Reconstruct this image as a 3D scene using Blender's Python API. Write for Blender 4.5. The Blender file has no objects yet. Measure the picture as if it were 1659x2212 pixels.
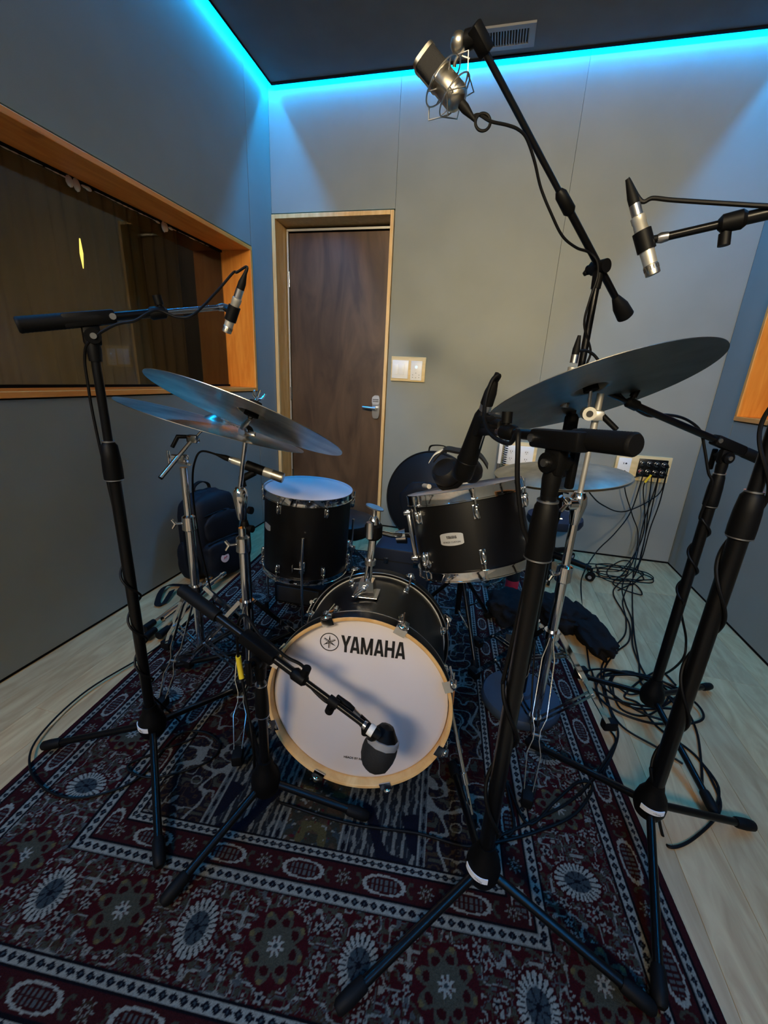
import bpy, bmesh, math, random
import numpy as np
from mathutils import Vector, Matrix, noise
random.seed(7)
S = bpy.context.scene
PI = math.pi
V = Vector

# ------------------------------------------------------------------ camera
FPX, CX, CY, CH = 893.183, 829.5, 1106.0, 1.1
YAW, PITCH, ROLL = -0.229768, 0.312340, -0.050951
_f = V((math.sin(YAW)*math.cos(PITCH), math.cos(YAW)*math.cos(PITCH), -math.sin(PITCH)))
_r0 = V((math.cos(YAW), -math.sin(YAW), 0)); _d0 = _f.cross(_r0)
CR = math.cos(ROLL)*_r0 + math.sin(ROLL)*_d0
CD = -math.sin(ROLL)*_r0 + math.cos(ROLL)*_d0
CF = _f
CAM = V((0, 0, CH))
cam = bpy.data.cameras.new('camera'); camo = bpy.data.objects.new('camera', cam)
S.collection.objects.link(camo); S.camera = camo
cam.sensor_fit = 'VERTICAL'; cam.sensor_height = 36.0; cam.lens = FPX*36.0/2212.0
cam.clip_start = 0.02
m = Matrix((CR, -CD, -CF)).transposed().to_4x4(); m.translation = CAM
camo.matrix_world = m

# ------------------------------------------------------------------ world, exposure, lights
S.view_settings.view_transform = 'Standard'; S.view_settings.look = 'None'
S.view_settings.gamma = 1.0; S.view_settings.use_curve_mapping = False
S.view_settings.exposure = -0.22
w = bpy.data.worlds.new('world'); S.world = w; w.use_nodes = True
w.node_tree.nodes['Background'].inputs[0].default_value = (0.01, 0.012, 0.015, 1)
w.node_tree.nodes['Background'].inputs[1].default_value = 0.3

def area(name, loc, target, size, power, col, spread=180):
    l = bpy.data.lights.new(name, 'AREA'); l.shape = 'RECTANGLE'; l.size, l.size_y = size
    l.energy = power; l.color = col; l.spread = math.radians(spread)
    o = bpy.data.objects.new(name, l); S.collection.objects.link(o); o.location = loc
    o.rotation_euler = (V(target)-V(loc)).to_track_quat('-Z', 'Y').to_euler()
    return o
area('ceiling_lamp', (-0.75, -2.3, 2.6), (-0.2, 1.2, 0.5), (0.9, 0.5), 92, (1.0, 0.80, 0.52), 180)
area('ceiling_lamp', (0.45, -2.5, 2.5), (-0.05, 2.96, 1.45), (0.4, 0.3), 17, (1.0, 0.80, 0.48), 46)
LED_STRENGTH = 430.0

# ------------------------------------------------------------------ picture measurements -> room metres
def _ray(x, y):
    return CR*((x-CX)/FPX) + CD*((y-CY)/FPX) + CF
def fl(x, y, z=0.0):
    r = _ray(x, y); return CAM + r*((z-CH)/r.z)
def at(x, y, Y):
    r = _ray(x, y); return CAM + r*(Y/r.y)
def vz(x, y, bx, by):
    r = _ray(x, y); t = (r.x*bx+r.y*by)/(r.x**2+r.y**2)
    return CH + t*r.z

# ------------------------------------------------------------------ materials
MAT = {}
def nt(name):
    mt = bpy.data.materials.new(name); mt.use_nodes = True
    return mt, mt.node_tree.nodes, mt.node_tree.links, mt.node_tree.nodes['Principled BSDF']
def basic(name, col, rough=0.5, metal=0.0, bump=0, bscale=200, spec=0.5, var=0.0, vscale=8, coat=0):
    mt, n, l, b = nt(name)
    b.inputs['Roughness'].default_value = rough; b.inputs['Metallic'].default_value = metal
    b.inputs['Specular IOR Level'].default_value = spec
    b.inputs['Coat Weight'].default_value = coat
    tc = n.new('ShaderNodeTexCoord')
    nz = n.new('ShaderNodeTexNoise'); nz.inputs['Scale'].default_value = vscale; nz.inputs['Detail'].default_value = 4
    l.new(tc.outputs['Object'], nz.inputs['Vector'])
    rp = n.new('ShaderNodeValToRGB'); c = np.array(col)
    rp.color_ramp.elements[0].position = 0.3; rp.color_ramp.elements[1].position = 0.7
    rp.color_ramp.elements[0].color = (*(c*(1-var)), 1); rp.color_ramp.elements[1].color = (*np.minimum(c*(1+var), 1), 1)
    l.new(nz.outputs['Fac'], rp.inputs[0]); l.new(rp.outputs[0], b.inputs['Base Color'])
    if bump:
        n2 = n.new('ShaderNodeTexNoise'); n2.inputs['Scale'].default_value = bscale; n2.inputs['Detail'].default_value = 3
        bp = n.new('ShaderNodeBump'); bp.inputs['Strength'].default_value = bump; bp.inputs['Distance'].default_value = 0.002
        l.new(tc.outputs['Object'], n2.inputs['Vector']); l.new(n2.outputs['Fac'], bp.inputs['Height']); l.new(bp.outputs[0], b.inputs['Normal'])
    MAT[name] = mt; return mt
def wood(name, c1, c2, rough=0.45, scale=(6, 6, 1.0), gs=6, dist=2.0, rand=0.0, knots=0.0, bump=0.08, object_rand=False):
    mt, n, l, b = nt(name); b.inputs['Roughness'].default_value = rough
    tc = n.new('ShaderNodeTexCoord'); mp = n.new('ShaderNodeMapping'); mp.inputs['Scale'].default_value = scale
    l.new(tc.outputs['Object'], mp.inputs['Vector'])
    vec = mp.outputs[0]
    if object_rand:
        oi = n.new('ShaderNodeObjectInfo'); ad = n.new('ShaderNodeVectorMath'); ad.operation = 'MULTIPLY_ADD'
        cb = n.new('ShaderNodeCombineXYZ')
        for k in range(3): l.new(oi.outputs['Random'], cb.inputs[k])
        ad.inputs[1].default_value = (37, 53, 71); l.new(cb.outputs[0], ad.inputs[0]); l.new(mp.outputs[0], ad.inputs[2]); vec = ad.outputs[0]
    nz = n.new('ShaderNodeTexNoise'); nz.inputs['Scale'].default_value = gs; nz.inputs['Detail'].default_value = 8; nz.inputs['Distortion'].default_value = dist
    l.new(vec, nz.inputs['Vector'])
    rp = n.new('ShaderNodeValToRGB'); rp.color_ramp.elements[0].position = 0.32; rp.color_ramp.elements[1].position = 0.68
    rp.color_ramp.elements[0].color = (*c1, 1); rp.color_ramp.elements[1].color = (*c2, 1)
    l.new(nz.outputs['Fac'], rp.inputs[0]); out = rp.outputs[0]
    if object_rand:
        mx = n.new('ShaderNodeMix'); mx.data_type = 'RGBA'; mx.blend_type = 'MULTIPLY'; mx.inputs[0].default_value = 1
        rr = n.new('ShaderNodeValToRGB'); rr.color_ramp.elements[0].color = (0.80, 0.79, 0.78, 1); rr.color_ramp.elements[1].color = (1.10, 1.06, 1.0, 1)
        l.new(oi.outputs['Random'], rr.inputs[0]); l.new(out, mx.inputs[6]); l.new(rr.outputs[0], mx.inputs[7]); out = mx.outputs[2]
    if knots:
        vo = n.new('ShaderNodeTexVoronoi'); vo.inputs['Scale'].default_value = knots
        l.new(tc.outputs['Object'], vo.inputs['Vector'])
        kr = n.new('ShaderNodeValToRGB'); kr.color_ramp.elements[0].position = 0.04; kr.color_ramp.elements[1].position = 0.11
        kr.color_ramp.elements[0].color = (0.25, 0.12, 0.05, 1); kr.color_ramp.elements[1].color = (1, 1, 1, 1)
        l.new(vo.outputs['Distance'], kr.inputs[0])
        m2 = n.new('ShaderNodeMix'); m2.data_type = 'RGBA'; m2.blend_type = 'MULTIPLY'; m2.inputs[0].default_value = 0.8
        l.new(out, m2.inputs[6]); l.new(kr.outputs[0], m2.inputs[7]); out = m2.outputs[2]
    l.new(out, b.inputs['Base Color'])
    if bump:
        bp = n.new('ShaderNodeBump'); bp.inputs['Strength'].default_value = bump; bp.inputs['Distance'].default_value = 0.001
        l.new(nz.outputs['Fac'], bp.inputs['Height']); l.new(bp.outputs[0], b.inputs['Normal'])
    MAT[name] = mt; return mt
def emis(name, col, s):
    mt, n, l, b = nt(name); b.inputs['Base Color'].default_value = (0.02, 0.02, 0.02, 1)
    b.inputs['Emission Color'].default_value = (*col, 1); b.inputs['Emission Strength'].default_value = s
    MAT[name] = mt; return mt

basic('wall_fabric', (0.262, 0.272, 0.25), 0.95, bump=0.25, bscale=700, spec=0.1, var=0.05, vscale=3)
basic('ceiling_fabric', (0.16, 0.165, 0.17), 0.95, bump=0.2, bscale=500, spec=0.1, var=0.05)
basic('gap_black', (0.006, 0.006, 0.007), 0.9, spec=0.1)
wood('pine', (0.74, 0.24, 0.03), (0.90, 0.37, 0.07), 0.4, (9, 9, 1.2), 3, 1.0, knots=2.3)
wood('pine_h', (0.74, 0.24, 0.035), (0.90, 0.37, 0.08), 0.4, (9, 1.2, 9), 3, 1.0, knots=2.3)
wood('pine_door', (0.64, 0.38, 0.14), (0.80, 0.54, 0.24), 0.4, (9, 9, 1.2), 3, 1.0)
wood('walnut_veneer', (0.046, 0.021, 0.009), (0.115, 0.062, 0.030), 0.45, (2.2, 1, 0.55), 2.2, 2.0, bump=0.02)
wood('oak_plank', (0.45, 0.27, 0.12), (0.62, 0.415, 0.21), 0.48, (8, 1.4, 8), 2.2, 2.2, object_rand=True, bump=0.05)
wood('birch_box', (0.62, 0.45, 0.20), (0.78, 0.60, 0.32), 0.45, (1.5, 8, 8), 4, 0.8)
wood('maple_hoop', (0.62, 0.34, 0.12), (0.76, 0.48, 0.21), 0.3, (6, 6, 6), 3.0, 1.2, bump=0.02)
basic('black_metal', (0.0022, 0.0022, 0.0028), 0.28, 0.0, spec=0.30)
basic('black_plastic', (0.0022, 0.0022, 0.0026), 0.5, spec=0.14, bump=0.1, bscale=900)
basic('rubber', (0.0035, 0.0035, 0.004), 0.6, spec=0.14, bump=0.1, bscale=500)
basic('cable_rubber', (0.0028, 0.0028, 0.0034), 0.5, spec=0.16)
basic('chrome', (0.80, 0.80, 0.82), 0.09, 1.0)
basic('dark_chrome', (0.45, 0.45, 0.46), 0.16, 1.0)
basic('steel', (0.60, 0.60, 0.62), 0.28, 1.0)
basic('nickel', (0.46, 0.43, 0.37), 0.36, 1.0)
basic('nickel_white', (0.58, 0.57, 0.53), 0.4, 0.75)
basic('bronze', (0.52, 0.48, 0.40), 0.30, 1.0, bump=0.12, bscale=60, var=0.35, vscale=14)
basic('bronze_dark', (0.15, 0.145, 0.13), 0.40, 0.9, bump=0.12, bscale=60, var=0.25, vscale=12)
basic('shell_black', (0.0028, 0.0028, 0.0036), 0.36, spec=0.28, bump=0.05, bscale=300)
basic('head_white', (0.64, 0.59, 0.60), 0.55, spec=0.25, bump=0.08, bscale=900, var=0.03, vscale=5)
basic('head_clear', (0.50, 0.50, 0.50), 0.4)
basic('print_black', (0.006, 0.006, 0.007), 0.5)
basic('badge_silver', (0.66, 0.67, 0.70), 0.3, 0.6)
basic('white_plastic', (0.80, 0.80, 0.80), 0.35)
basic('white_tape', (0.72, 0.74, 0.80), 0.55)
basic('yellow_tape', (0.85, 0.62, 0.03), 0.45)
basic('green_tape', (0.04, 0.36, 0.05), 0.5)
basic('orange_tape', (0.85, 0.25, 0.06), 0.5)
basic('felt', (0.008, 0.008, 0.009), 0.95, bump=0.4, bscale=800, spec=0.1)
basic('nylon_black', (0.005, 0.006, 0.010), 0.62, bump=0.35, bscale=350, spec=0.25)
basic('canvas_black', (0.005, 0.005, 0.006), 0.85, bump=0.4, bscale=250, spec=0.15)
basic('blue_black', (0.012, 0.018, 0.034), 0.5, bump=0.1, bscale=400, spec=0.25)
basic('base_enamel', (0.030, 0.045, 0.070), 0.5, bump=0.1, bscale=400, spec=0.3)
basic('leather_black', (0.006, 0.006, 0.007), 0.42, bump=0.3, bscale=300, spec=0.3)
basic('red_plastic', (0.45, 0.02, 0.04), 0.4)
basic('pink_patch', (0.75, 0.60, 0.60), 0.6)
basic('curtain_cloth', (0.26, 0.16, 0.06), 0.9, bump=0.2, bscale=200, spec=0.1)
basic('dark_room', (0.035, 0.032, 0.028), 0.9)
basic('grey_plastic', (0.25, 0.25, 0.26), 0.4)
basic('stick_wood', (0.80, 0.74, 0.62), 0.4)
basic('charcoal_foam', (0.005, 0.005, 0.006), 0.8, bump=0.5, bscale=500)
basic('red_wood', (0.16, 0.03, 0.015), 0.5)
emis('led', (0.0, 0.355, 1.0), LED_STRENGTH)
emis('streak_glow', (1.0, 0.66, 0.12), 4.0)
emis('indicator', (0.6, 0.8, 1.0), 1.5)
def glass():
    mt = bpy.data.materials.new('window_glass'); mt.use_nodes = True; n = mt.node_tree.nodes; l = mt.node_tree.links
    n.clear(); o = n.new('ShaderNodeOutputMaterial'); mx = n.new('ShaderNodeMixShader'); fr = n.new('ShaderNodeFresnel'); fr.inputs[0].default_value = 1.6
    mu = n.new('ShaderNodeMath'); mu.operation = 'MULTIPLY'; mu.inputs[1].default_value = 1.3; mu.use_clamp = True
    tr = n.new('ShaderNodeBsdfTransparent'); tr.inputs[0].default_value = (0.72, 0.74, 0.72, 1); gl = n.new('ShaderNodeBsdfGlossy'); gl.inputs['Roughness'].default_value = 0.015
    l.new(fr.outputs[0], mu.inputs[0]); ge = n.new('ShaderNodeNewGeometry'); iv = n.new('ShaderNodeMath'); iv.operation = 'SUBTRACT'; iv.inputs[0].default_value = 1.0; l.new(ge.outputs['Backfacing'], iv.inputs[1])
    m3 = n.new('ShaderNodeMath'); m3.operation = 'MULTIPLY'; l.new(mu.outputs[0], m3.inputs[0]); l.new(iv.outputs[0], m3.inputs[1])      # reflect off the outer faces of the pane only
    l.new(m3.outputs[0], mx.inputs[0]); l.new(tr.outputs[0], mx.inputs[1]); l.new(gl.outputs[0], mx.inputs[2]); l.new(mx.outputs[0], o.inputs[0])
    MAT['glass'] = mt
glass()
def clear_plastic():
    mt, n, l, b = nt('clear_plastic'); b.inputs['Base Color'].default_value = (0.9, 0.92, 0.95, 1); b.inputs['Roughness'].default_value = 0.08
    b.inputs['Transmission Weight'].default_value = 1.0; b.inputs['IOR'].default_value = 1.3; MAT['clear_plastic'] = mt
clear_plastic()
def rug_mat():
    mt, n, l, b = nt('rug_pile'); b.inputs['Roughness'].default_value = 0.95; b.inputs['Specular IOR Level'].default_value = 0.08
    at_ = n.new('ShaderNodeAttribute'); at_.attribute_name = 'pile'; l.new(at_.outputs['Color'], b.inputs['Base Color'])
    tc = n.new('ShaderNodeTexCoord'); nz = n.new('ShaderNodeTexNoise'); nz.inputs['Scale'].default_value = 420
    bp = n.new('ShaderNodeBump'); bp.inputs['Strength'].default_value = 0.6; bp.inputs['Distance'].default_value = 0.002
    l.new(tc.outputs['Object'], nz.inputs['Vector']); l.new(nz.outputs['Fac'], bp.inputs['Height']); l.new(bp.outputs[0], b.inputs['Normal'])
    MAT['rug'] = mt
rug_mat()
def wheel_mat():
    mt, n, l, b = nt('colour_wheel'); tc = n.new('ShaderNodeTexCoord'); sp = n.new('ShaderNodeSeparateXYZ'); l.new(tc.outputs['Object'], sp.inputs[0])
    a = n.new('ShaderNodeMath'); a.operation = 'ARCTAN2'; l.new(sp.outputs['Z'], a.inputs[0]); l.new(sp.outputs['X'], a.inputs[1])
    d = n.new('ShaderNodeMath'); d.operation = 'MULTIPLY_ADD'; d.inputs[1].default_value = 1/(2*PI); d.inputs[2].default_value = 0.5; l.new(a.outputs[0], d.inputs[0])
    hs = n.new('ShaderNodeCombineColor'); hs.mode = 'HSV'; hs.inputs[1].default_value = 0.85; hs.inputs[2].default_value = 0.7; l.new(d.outputs[0], hs.inputs[0])
    l.new(hs.outputs[0], b.inputs['Base Color']); MAT['wheel'] = mt
wheel_mat()

# ------------------------------------------------------------------ builders
def tag(o, label=None, cat=None, group=None, kind=None):
    if label: o['label'] = label
    if cat: o['category'] = cat
    if group: o['group'] = group
    if kind: o['kind'] = kind
    return o
def thing(name, label, cat, loc=(0, 0, 0), group=None):
    o = bpy.data.objects.new(name, None); S.collection.objects.link(o); o.location = loc; o.empty_display_size = 0.05
    return tag(o, label, cat, group)
def root_loc(o):
    while o.parent: o = o.parent
    return V(o.location)
def frame(n, up=V((0, 0, 1))):
    n = V(n).normalized()
    if abs(n.dot(up)) > 0.95: up = V((0, 1, 0))
    x = up.cross(n).normalized(); return x, n.cross(x).normalized(), n     # right, up, n
def smooth_path(pts, k=8):
    pts = [V(p) for p in pts]
    if len(pts) < 3: return pts
    out = []
    for i in range(len(pts)-1):
        p0 = pts[max(i-1, 0)]; p1 = pts[i]; p2 = pts[i+1]; p3 = pts[min(i+2, len(pts)-1)]
        for j in range(k):
            t = j/k
            out.append(0.5*((2*p1)+(p2-p0)*t+(2*p0-5*p1+4*p2-p3)*t*t+(3*p1-p0-3*p2+p3)*t**3))
    out.append(pts[-1]); return out
class MB:
    def __init__(s): s.v = []; s.f = []; s.m = []; s.mi = 0
    def mat(s, i): s.mi = i; return s
    def add(s, vs, fs):
        k = len(s.v); s.v += [V(v) for v in vs]; s.f += [tuple(k+i for i in f) for f in fs]; s.m += [s.mi]*len(fs); return s
    def box(s, c, size, rot=None, bev=0.0):
        hx, hy, hz = [a/2 for a in size]; c = V(c)
        b = min(bev, hx*0.9, hy*0.9, hz*0.9)
        if b <= 0:
            vs = [V((x, y, z)) for x in (-hx, hx) for y in (-hy, hy) for z in (-hz, hz)]
            fs = [(0, 1, 3, 2), (4, 6, 7, 5), (0, 4, 5, 1), (2, 3, 7, 6), (0, 2, 6, 4), (1, 5, 7, 3)]
        else:
            bm = bmesh.new(); bmesh.ops.create_cube(bm, size=1)
            for v in bm.verts: v.co = V((v.co.x*hx*2, v.co.y*hy*2, v.co.z*hz*2))
            bmesh.ops.bevel(bm, geom=bm.edges[:], offset=b, segments=2, affect='EDGES', profile=0.5)
            bm.verts.index_update(); vs = [v.co.copy() for v in bm.verts]; fs = [tuple(v.index for v in f.verts) for f in bm.faces]; bm.free()
        if rot is not None:
            X, Y, Z = rot; vs = [X*v.x+Y*v.y+Z*v.z for v in vs]
        return s.add([c+v for v in vs], fs)
    def tube(s, pts, r, seg=12, cap=True, flat=None):
        pts = [V(p) for p in pts]; n = len(pts)
        if not hasattr(r, '__len__'): r = [r]*n
        t0 = (pts[1]-pts[0]).normalized(); a = t0.orthogonal().normalized()
        vs = []
        for i in range(n):
            t = (pts[min(i+1, n-1)]-pts[max(i-1, 0)])
            if t.length < 1e-9: t = t0
            t = t.normalized(); a = (a-t*a.dot(t))
            a = a.normalized() if a.length > 1e-6 else t.orthogonal().normalized()
            b = t.cross(a)
            for k in range(seg):
                an = 2*PI*k/seg; vs.append(pts[i]+(a*math.cos(an)+b*math.sin(an))*r[i])
        fs = [(i*seg+k, i*seg+(k+1) % seg, (i+1)*seg+(k+1) % seg, (i+1)*seg+k) for i in range(n-1) for k in range(seg)]
        if cap: fs += [tuple(range(seg-1, -1, -1)), tuple((n-1)*seg+k for k in range(seg))]
        return s.add(vs, fs)
    def cyl(s, a, b, r0, r1=None, seg=20): return s.tube([a, b], [r0, r0 if r1 is None else r1], seg)
    def lathe(s, prof, o, n, seg=48, close=False):
        X, Y, Z = frame(n); o = V(o); vs = []; P_ = len(prof)
        for k in range(seg):
            an = 2*PI*k/seg; d = X*math.cos(an)+Y*math.sin(an)
            vs += [o+d*r+Z*h for r, h in prof]
        fs = []
        rng = P_ if close else P_-1
        for k in range(seg):
            k2 = (k+1) % seg
            for i in range(rng):
                j = (i+1) % P_; fs.append((k*P_+i, k2*P_+i, k2*P_+j, k*P_+j))
        s.add(vs, fs)
        if not close:
            if prof[0][0] > 1e-6: s.add([vs[k*P_] for k in range(seg)], [tuple(range(seg-1, -1, -1))])
            if prof[-1][0] > 1e-6: s.add([vs[k*P_+P_-1] for k in range(seg)], [tuple(range(seg))])
        return s
    def ring(s, c, n, R, r, seg=48, sec=10):
        return s.lathe([(R+r*math.cos(2*PI*k/sec), r*math.sin(2*PI*k/sec)) for k in range(sec)], c, n, seg, close=True)
    def ball(s, c, r, sc=(1, 1, 1), rot=None, seg=16, rings=10):
        prof = [(max(r*math.sin(PI*i/rings), 1e-7), -r*math.cos(PI*i/rings)) for i in range(rings+1)]
        k = len(s.v); s.lathe(prof, (0, 0, 0), (0, 0, 1), seg)
        for i in range(k, len(s.v)):
            v = s.v[i]; v = V((v.x*sc[0], v.y*sc[1], v.z*sc[2]))
            if rot: v = rot[0]*v.x+rot[1]*v.y+rot[2]*v.z
            s.v[i] = V(c)+v
        return s
    def poly(s, pts2, o, X, Y, depth=0.0005):
        Z = X.cross(Y); n = len(pts2)
        a = [V(o)+X*p[0]+Y*p[1] for p in pts2]; b = [p+Z*depth for p in a]
        return s.add(a+b, [tuple(range(n-1, -1, -1)), tuple(range(n, 2*n))]+[(i, (i+1) % n, n+(i+1) % n, n+i) for i in range(n)])
    def strip(s, pts, wv, tv, w, t):
        pts = [V(p) for p in pts]; n = len(pts); wv = V(wv).normalized()*w/2; tv = V(tv).normalized()*t/2
        vs = []
        for p in pts: vs += [p-wv-tv, p+wv-tv, p+wv+tv, p-wv+tv]
        fs = [(i*4+k, i*4+(k+1) % 4, (i+1)*4+(k+1) % 4, (i+1)*4+k) for i in range(n-1) for k in range(4)]+[(3, 2, 1, 0), tuple((n-1)*4+k for k in range(4))]
        return s.add(vs, fs)
    def build(s, name, mats, parent=None, label=None, smooth=True, angle=38):
        off = root_loc(parent) if parent else V((0, 0, 0))
        me = bpy.data.meshes.new(name); me.from_pydata([tuple(v-off) for v in s.v], [], s.f)
        if not isinstance(mats, (list, tuple)): mats = [mats]
        for mn in mats: me.materials.append(MAT[mn])
        me.polygons.foreach_set('material_index', s.m)
        bm = bmesh.new(); bm.from_mesh(me); bmesh.ops.recalc_face_normals(bm, faces=bm.faces[:]); bm.to_mesh(me); bm.free()
        if smooth:
            me.polygons.foreach_set('use_smooth', [True]*len(me.polygons)); me.set_sharp_from_angle(angle=math.radians(angle))
        o = bpy.data.objects.new(name, me); S.collection.objects.link(o)
        if parent: o.parent = parent
        if label: o['label'] = label
        return o
def struct(mb, name, mats, parent=None, smooth=False):
    o = mb.build(name, mats, parent, smooth=smooth); o['kind'] = 'structure'; return o
def text_polys(name, body, o, X, Y, size, mat, parent, extrude=0.0004, align='CENTER', bold=0.0):
    cu = bpy.data.curves.new(name, 'FONT'); cu.body = body; cu.size = size; cu.extrude = extrude; cu.align_x = align; cu.align_y = 'CENTER'; cu.offset = bold
    to = bpy.data.objects.new('tmp', cu); me = bpy.data.meshes.new_from_object(to); bpy.data.objects.remove(to)
    Z = X.cross(Y); off = root_loc(parent)
    for v in me.vertices:
        c = v.co.copy(); v.co = V(o)+X*c.x+Y*c.y+Z*c.z-off
    me.materials.clear(); me.materials.append(MAT[mat])
    ob = bpy.data.objects.new(name, me); S.collection.objects.link(ob); ob.parent = parent; return ob
UP = V((0, 0, 1))

# ================================================================== THE ROOM
XL, XR, YB, YF = -1.57, 1.295, 2.96, -3.0
ZC = 2.765
WD = 0.2                                    # window reveal depth
# floor: subfloor with planks
fb = MB(); fb.box(((XL+XR)/2, (YB+YF)/2, -0.035), (XR-XL+0.5, YB-YF+0.5, 0.03)); floor = struct(fb, 'floor', 'gap_black')
pw, gap = 0.121, 0.0006
meshes = {}
row = 0; x = XL-0.02
while x < XR+0.02:
    y = YF - random.uniform(0, 1.0)
    while y < YB+0.1:
        ln = random.choice([0.75, 0.95, 1.2, 1.45])
        y0, y1 = max(y, YF-0.02), min(y+ln, YB+(0.14 if x < -.74 else .002)); x1 = min(x+pw, XR+0.002)
        if y1-y0 > 0.03 and x1-x > 0.01:
            key = (round(y1-y0, 2), round(x1-x, 3))
            if key not in meshes:
                b = MB(); hx, hy, h, c = (x1-x)/2-gap/2, (y1-y0)/2-gap/2, 0.012, 0.0007
                vs = [(-hx, -hy, -h), (hx, -hy, -h), (hx, hy, -h), (-hx, hy, -h), (-hx, -hy, -c), (hx, -hy, -c), (hx, hy, -c), (-hx, hy, -c), (-hx+c, -hy+c, 0), (hx-c, -hy+c, 0), (hx-c, hy-c, 0), (-hx+c, hy-c, 0)]
                b.add(vs, [(0, 1, 5, 4), (1, 2, 6, 5), (2, 3, 7, 6), (3, 0, 4, 7), (4, 5, 9, 8), (5, 6, 10, 9), (6, 7, 11, 10), (7, 4, 8, 11), (8, 9, 10, 11)])
                po = b.build('plank', 'oak_plank', floor, smooth=False); meshes[key] = po.data
            else:
                po = bpy.data.objects.new('plank', meshes[key]); S.collection.objects.link(po); po.parent = floor
            po.location = ((x+x1)/2, (y0+y1)/2, 0)
        y += ln
    x += pw; row += 1

def panel_box(b, x0, x1, y0, y1, z0, z1): return b.box(((x0+x1)/2, (y0+y1)/2, (z0+z1)/2), (x1-x0, y1-y0, z1-z0), bev=0.0012)
ZT = 2.86
# back wall : backing + fabric panels
b = MB(); b.box((0.31, YB+0.06, 1.43), (2.06, 0.06, 2.9)); b.box((-1.145, YB+0.06, 2.49), (0.87, 0.06, 0.76)); b.box((-1.66, YB+0.06, 1.43), (0.13, 0.06, 2.9))
b.box((-1.15, YB+0.30, 1.4), (1.2, 0.02, 2.9))
wall_back = struct(b, 'wall_back', 'gap_black')
def wp(parent, *a): 
    b = MB(); panel_box(b, *a); return b.build('panel', 'wall_fabric', parent, smooth=False)
wp(wall_back, -1.57, -0.7198, YB, YB+0.03, 2.113, ZT); wp(wall_back, -0.7185, 0.2938, YB, YB+0.03, 0.012, ZT); wp(wall_back, 0.295, XR, YB, YB+0.03, 0.012, ZT)
WY0, WY1, WZ0, WZ1 = 0.35, 2.68, 0.975, 1.842        # window hole
def side_wall(name, X, sgn):
    # sgn -1 left, +1 right
    b = MB(); xx = X+sgn*0.06
    for (y0, y1, z0, z1) in ((YF-.1, WY0, 0, 2.9), (WY1, YB+.1, 0, 2.9), (WY0, WY1, 0, WZ0), (WY0, WY1, WZ1, 2.9)):
        b.box((xx, (y0+y1)/2, (z0+z1)/2), (0.06, y1-y0, z1-z0))
    w_ = struct(b, name, 'gap_black')
    xs = sorted((X, X+sgn*0.03))
    for (y0, y1, z0, z1) in ((YF, WY0-.004, 0.012, ZT), (WY1+.003, YB, 0.012, ZT), (WY0, WY1-.001, 0.012, WZ0-.006), (WY0, WY1-.001, WZ1+.008, ZT)):
        wp(w_, xs[0], xs[1], y0, y1, z0, z1)
    return w_
side_wall('wall_left', XL, -1); side_wall('wall_right', XR, 1)
b = MB(); b.box(((XL+XR)/2, YF-0.06, 1.43), (XR-XL+.3, 0.06, 2.9)); wf = struct(b, 'wall_front', 'gap_black')
wp(wf, XL, -0.1, YF-.03, YF, 0.012, ZT); wp(wf, -0.097, XR, YF-.03, YF, 0.012, ZT)
# black strips stand in for the shade where the fabric panels stop above the floor
for i, (x0, x1, y0, y1) in enumerate(((-.7185, XR, YB+.003, YB+.03), (XL-.03, XL-.003, YF, YB), (XR+.003, XR+.03, YF, YB))):
    b = MB(); b.box(((x0+x1)/2, (y0+y1)/2, 0.004), (x1-x0, y1-y0, 0.010)); struct(b, 'dark_strip_%d' % (i+5), 'gap_black')
# ceiling : slab, dropped cloud, trim
b = MB(); b.box(((XL+XR)/2, (YB+YF)/2, 2.89), (XR-XL+.3, YB-YF+.3, 0.04)); ceil_ = struct(b, 'ceiling', 'gap_black')
G = 0.055
b = MB(); b.box(((XL+XR)/2, (YB+YF)/2, ZC+0.018), (XR-XL-2*G, YB-YF-2*G, 0.036)); b.build('panel', 'ceiling_fabric', ceil_, smooth=False)
for i, (x0, x1, y0, y1) in enumerate(((XL+G-.003, XL+G+.004, YF+G, YB-G), (XR-G-.004, XR-G+.003, YF+G, YB-G), (XL+G, XR-G, YB-G-.014, YB-G+.003), (XL+G, XR-G, YF+G-.003, YF+G+.004))):
    b = MB(); b.box(((x0+x1)/2, (y0+y1)/2, ZC+0.004), (x1-x0, y1-y0, 0.022)); struct(b, 'dark_strip_%d' % (i+1), 'gap_black')
# led strips lying in the cove
ZL = ZC+0.045
for i, (a, c, nm) in enumerate((((XL+.022, YF+.05), (XL+.022, YB-.02), 'along the left wall and ceiling gap, brightest line in view'), ((XL+.02, YB-.022), (XR-.02, YB-.022), 'hidden in the gap above the back wall'), ((XR-.022, YF+.05), (XR-.022, YB-.02), 'hidden in the gap above the right wall'), ((XL+.02, YF+.022), (XR-.02, YF+.022), 'in the gap above the front wall'))):
    b = MB(); a3 = V((*a, ZL)); c3 = V((*c, ZL)); d = (c3-a3).normalized(); sd_ = UP.cross(d)
    b.box((a3+c3)/2, ((c3-a3).length, 0.010, 0.004), rot=(d, sd_, UP)); o = b.build('led_strip', 'led', smooth=False)
    tag(o, 'glowing cyan blue light strip '+nm, 'light strip', 'blue light strips around the ceiling')
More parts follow.
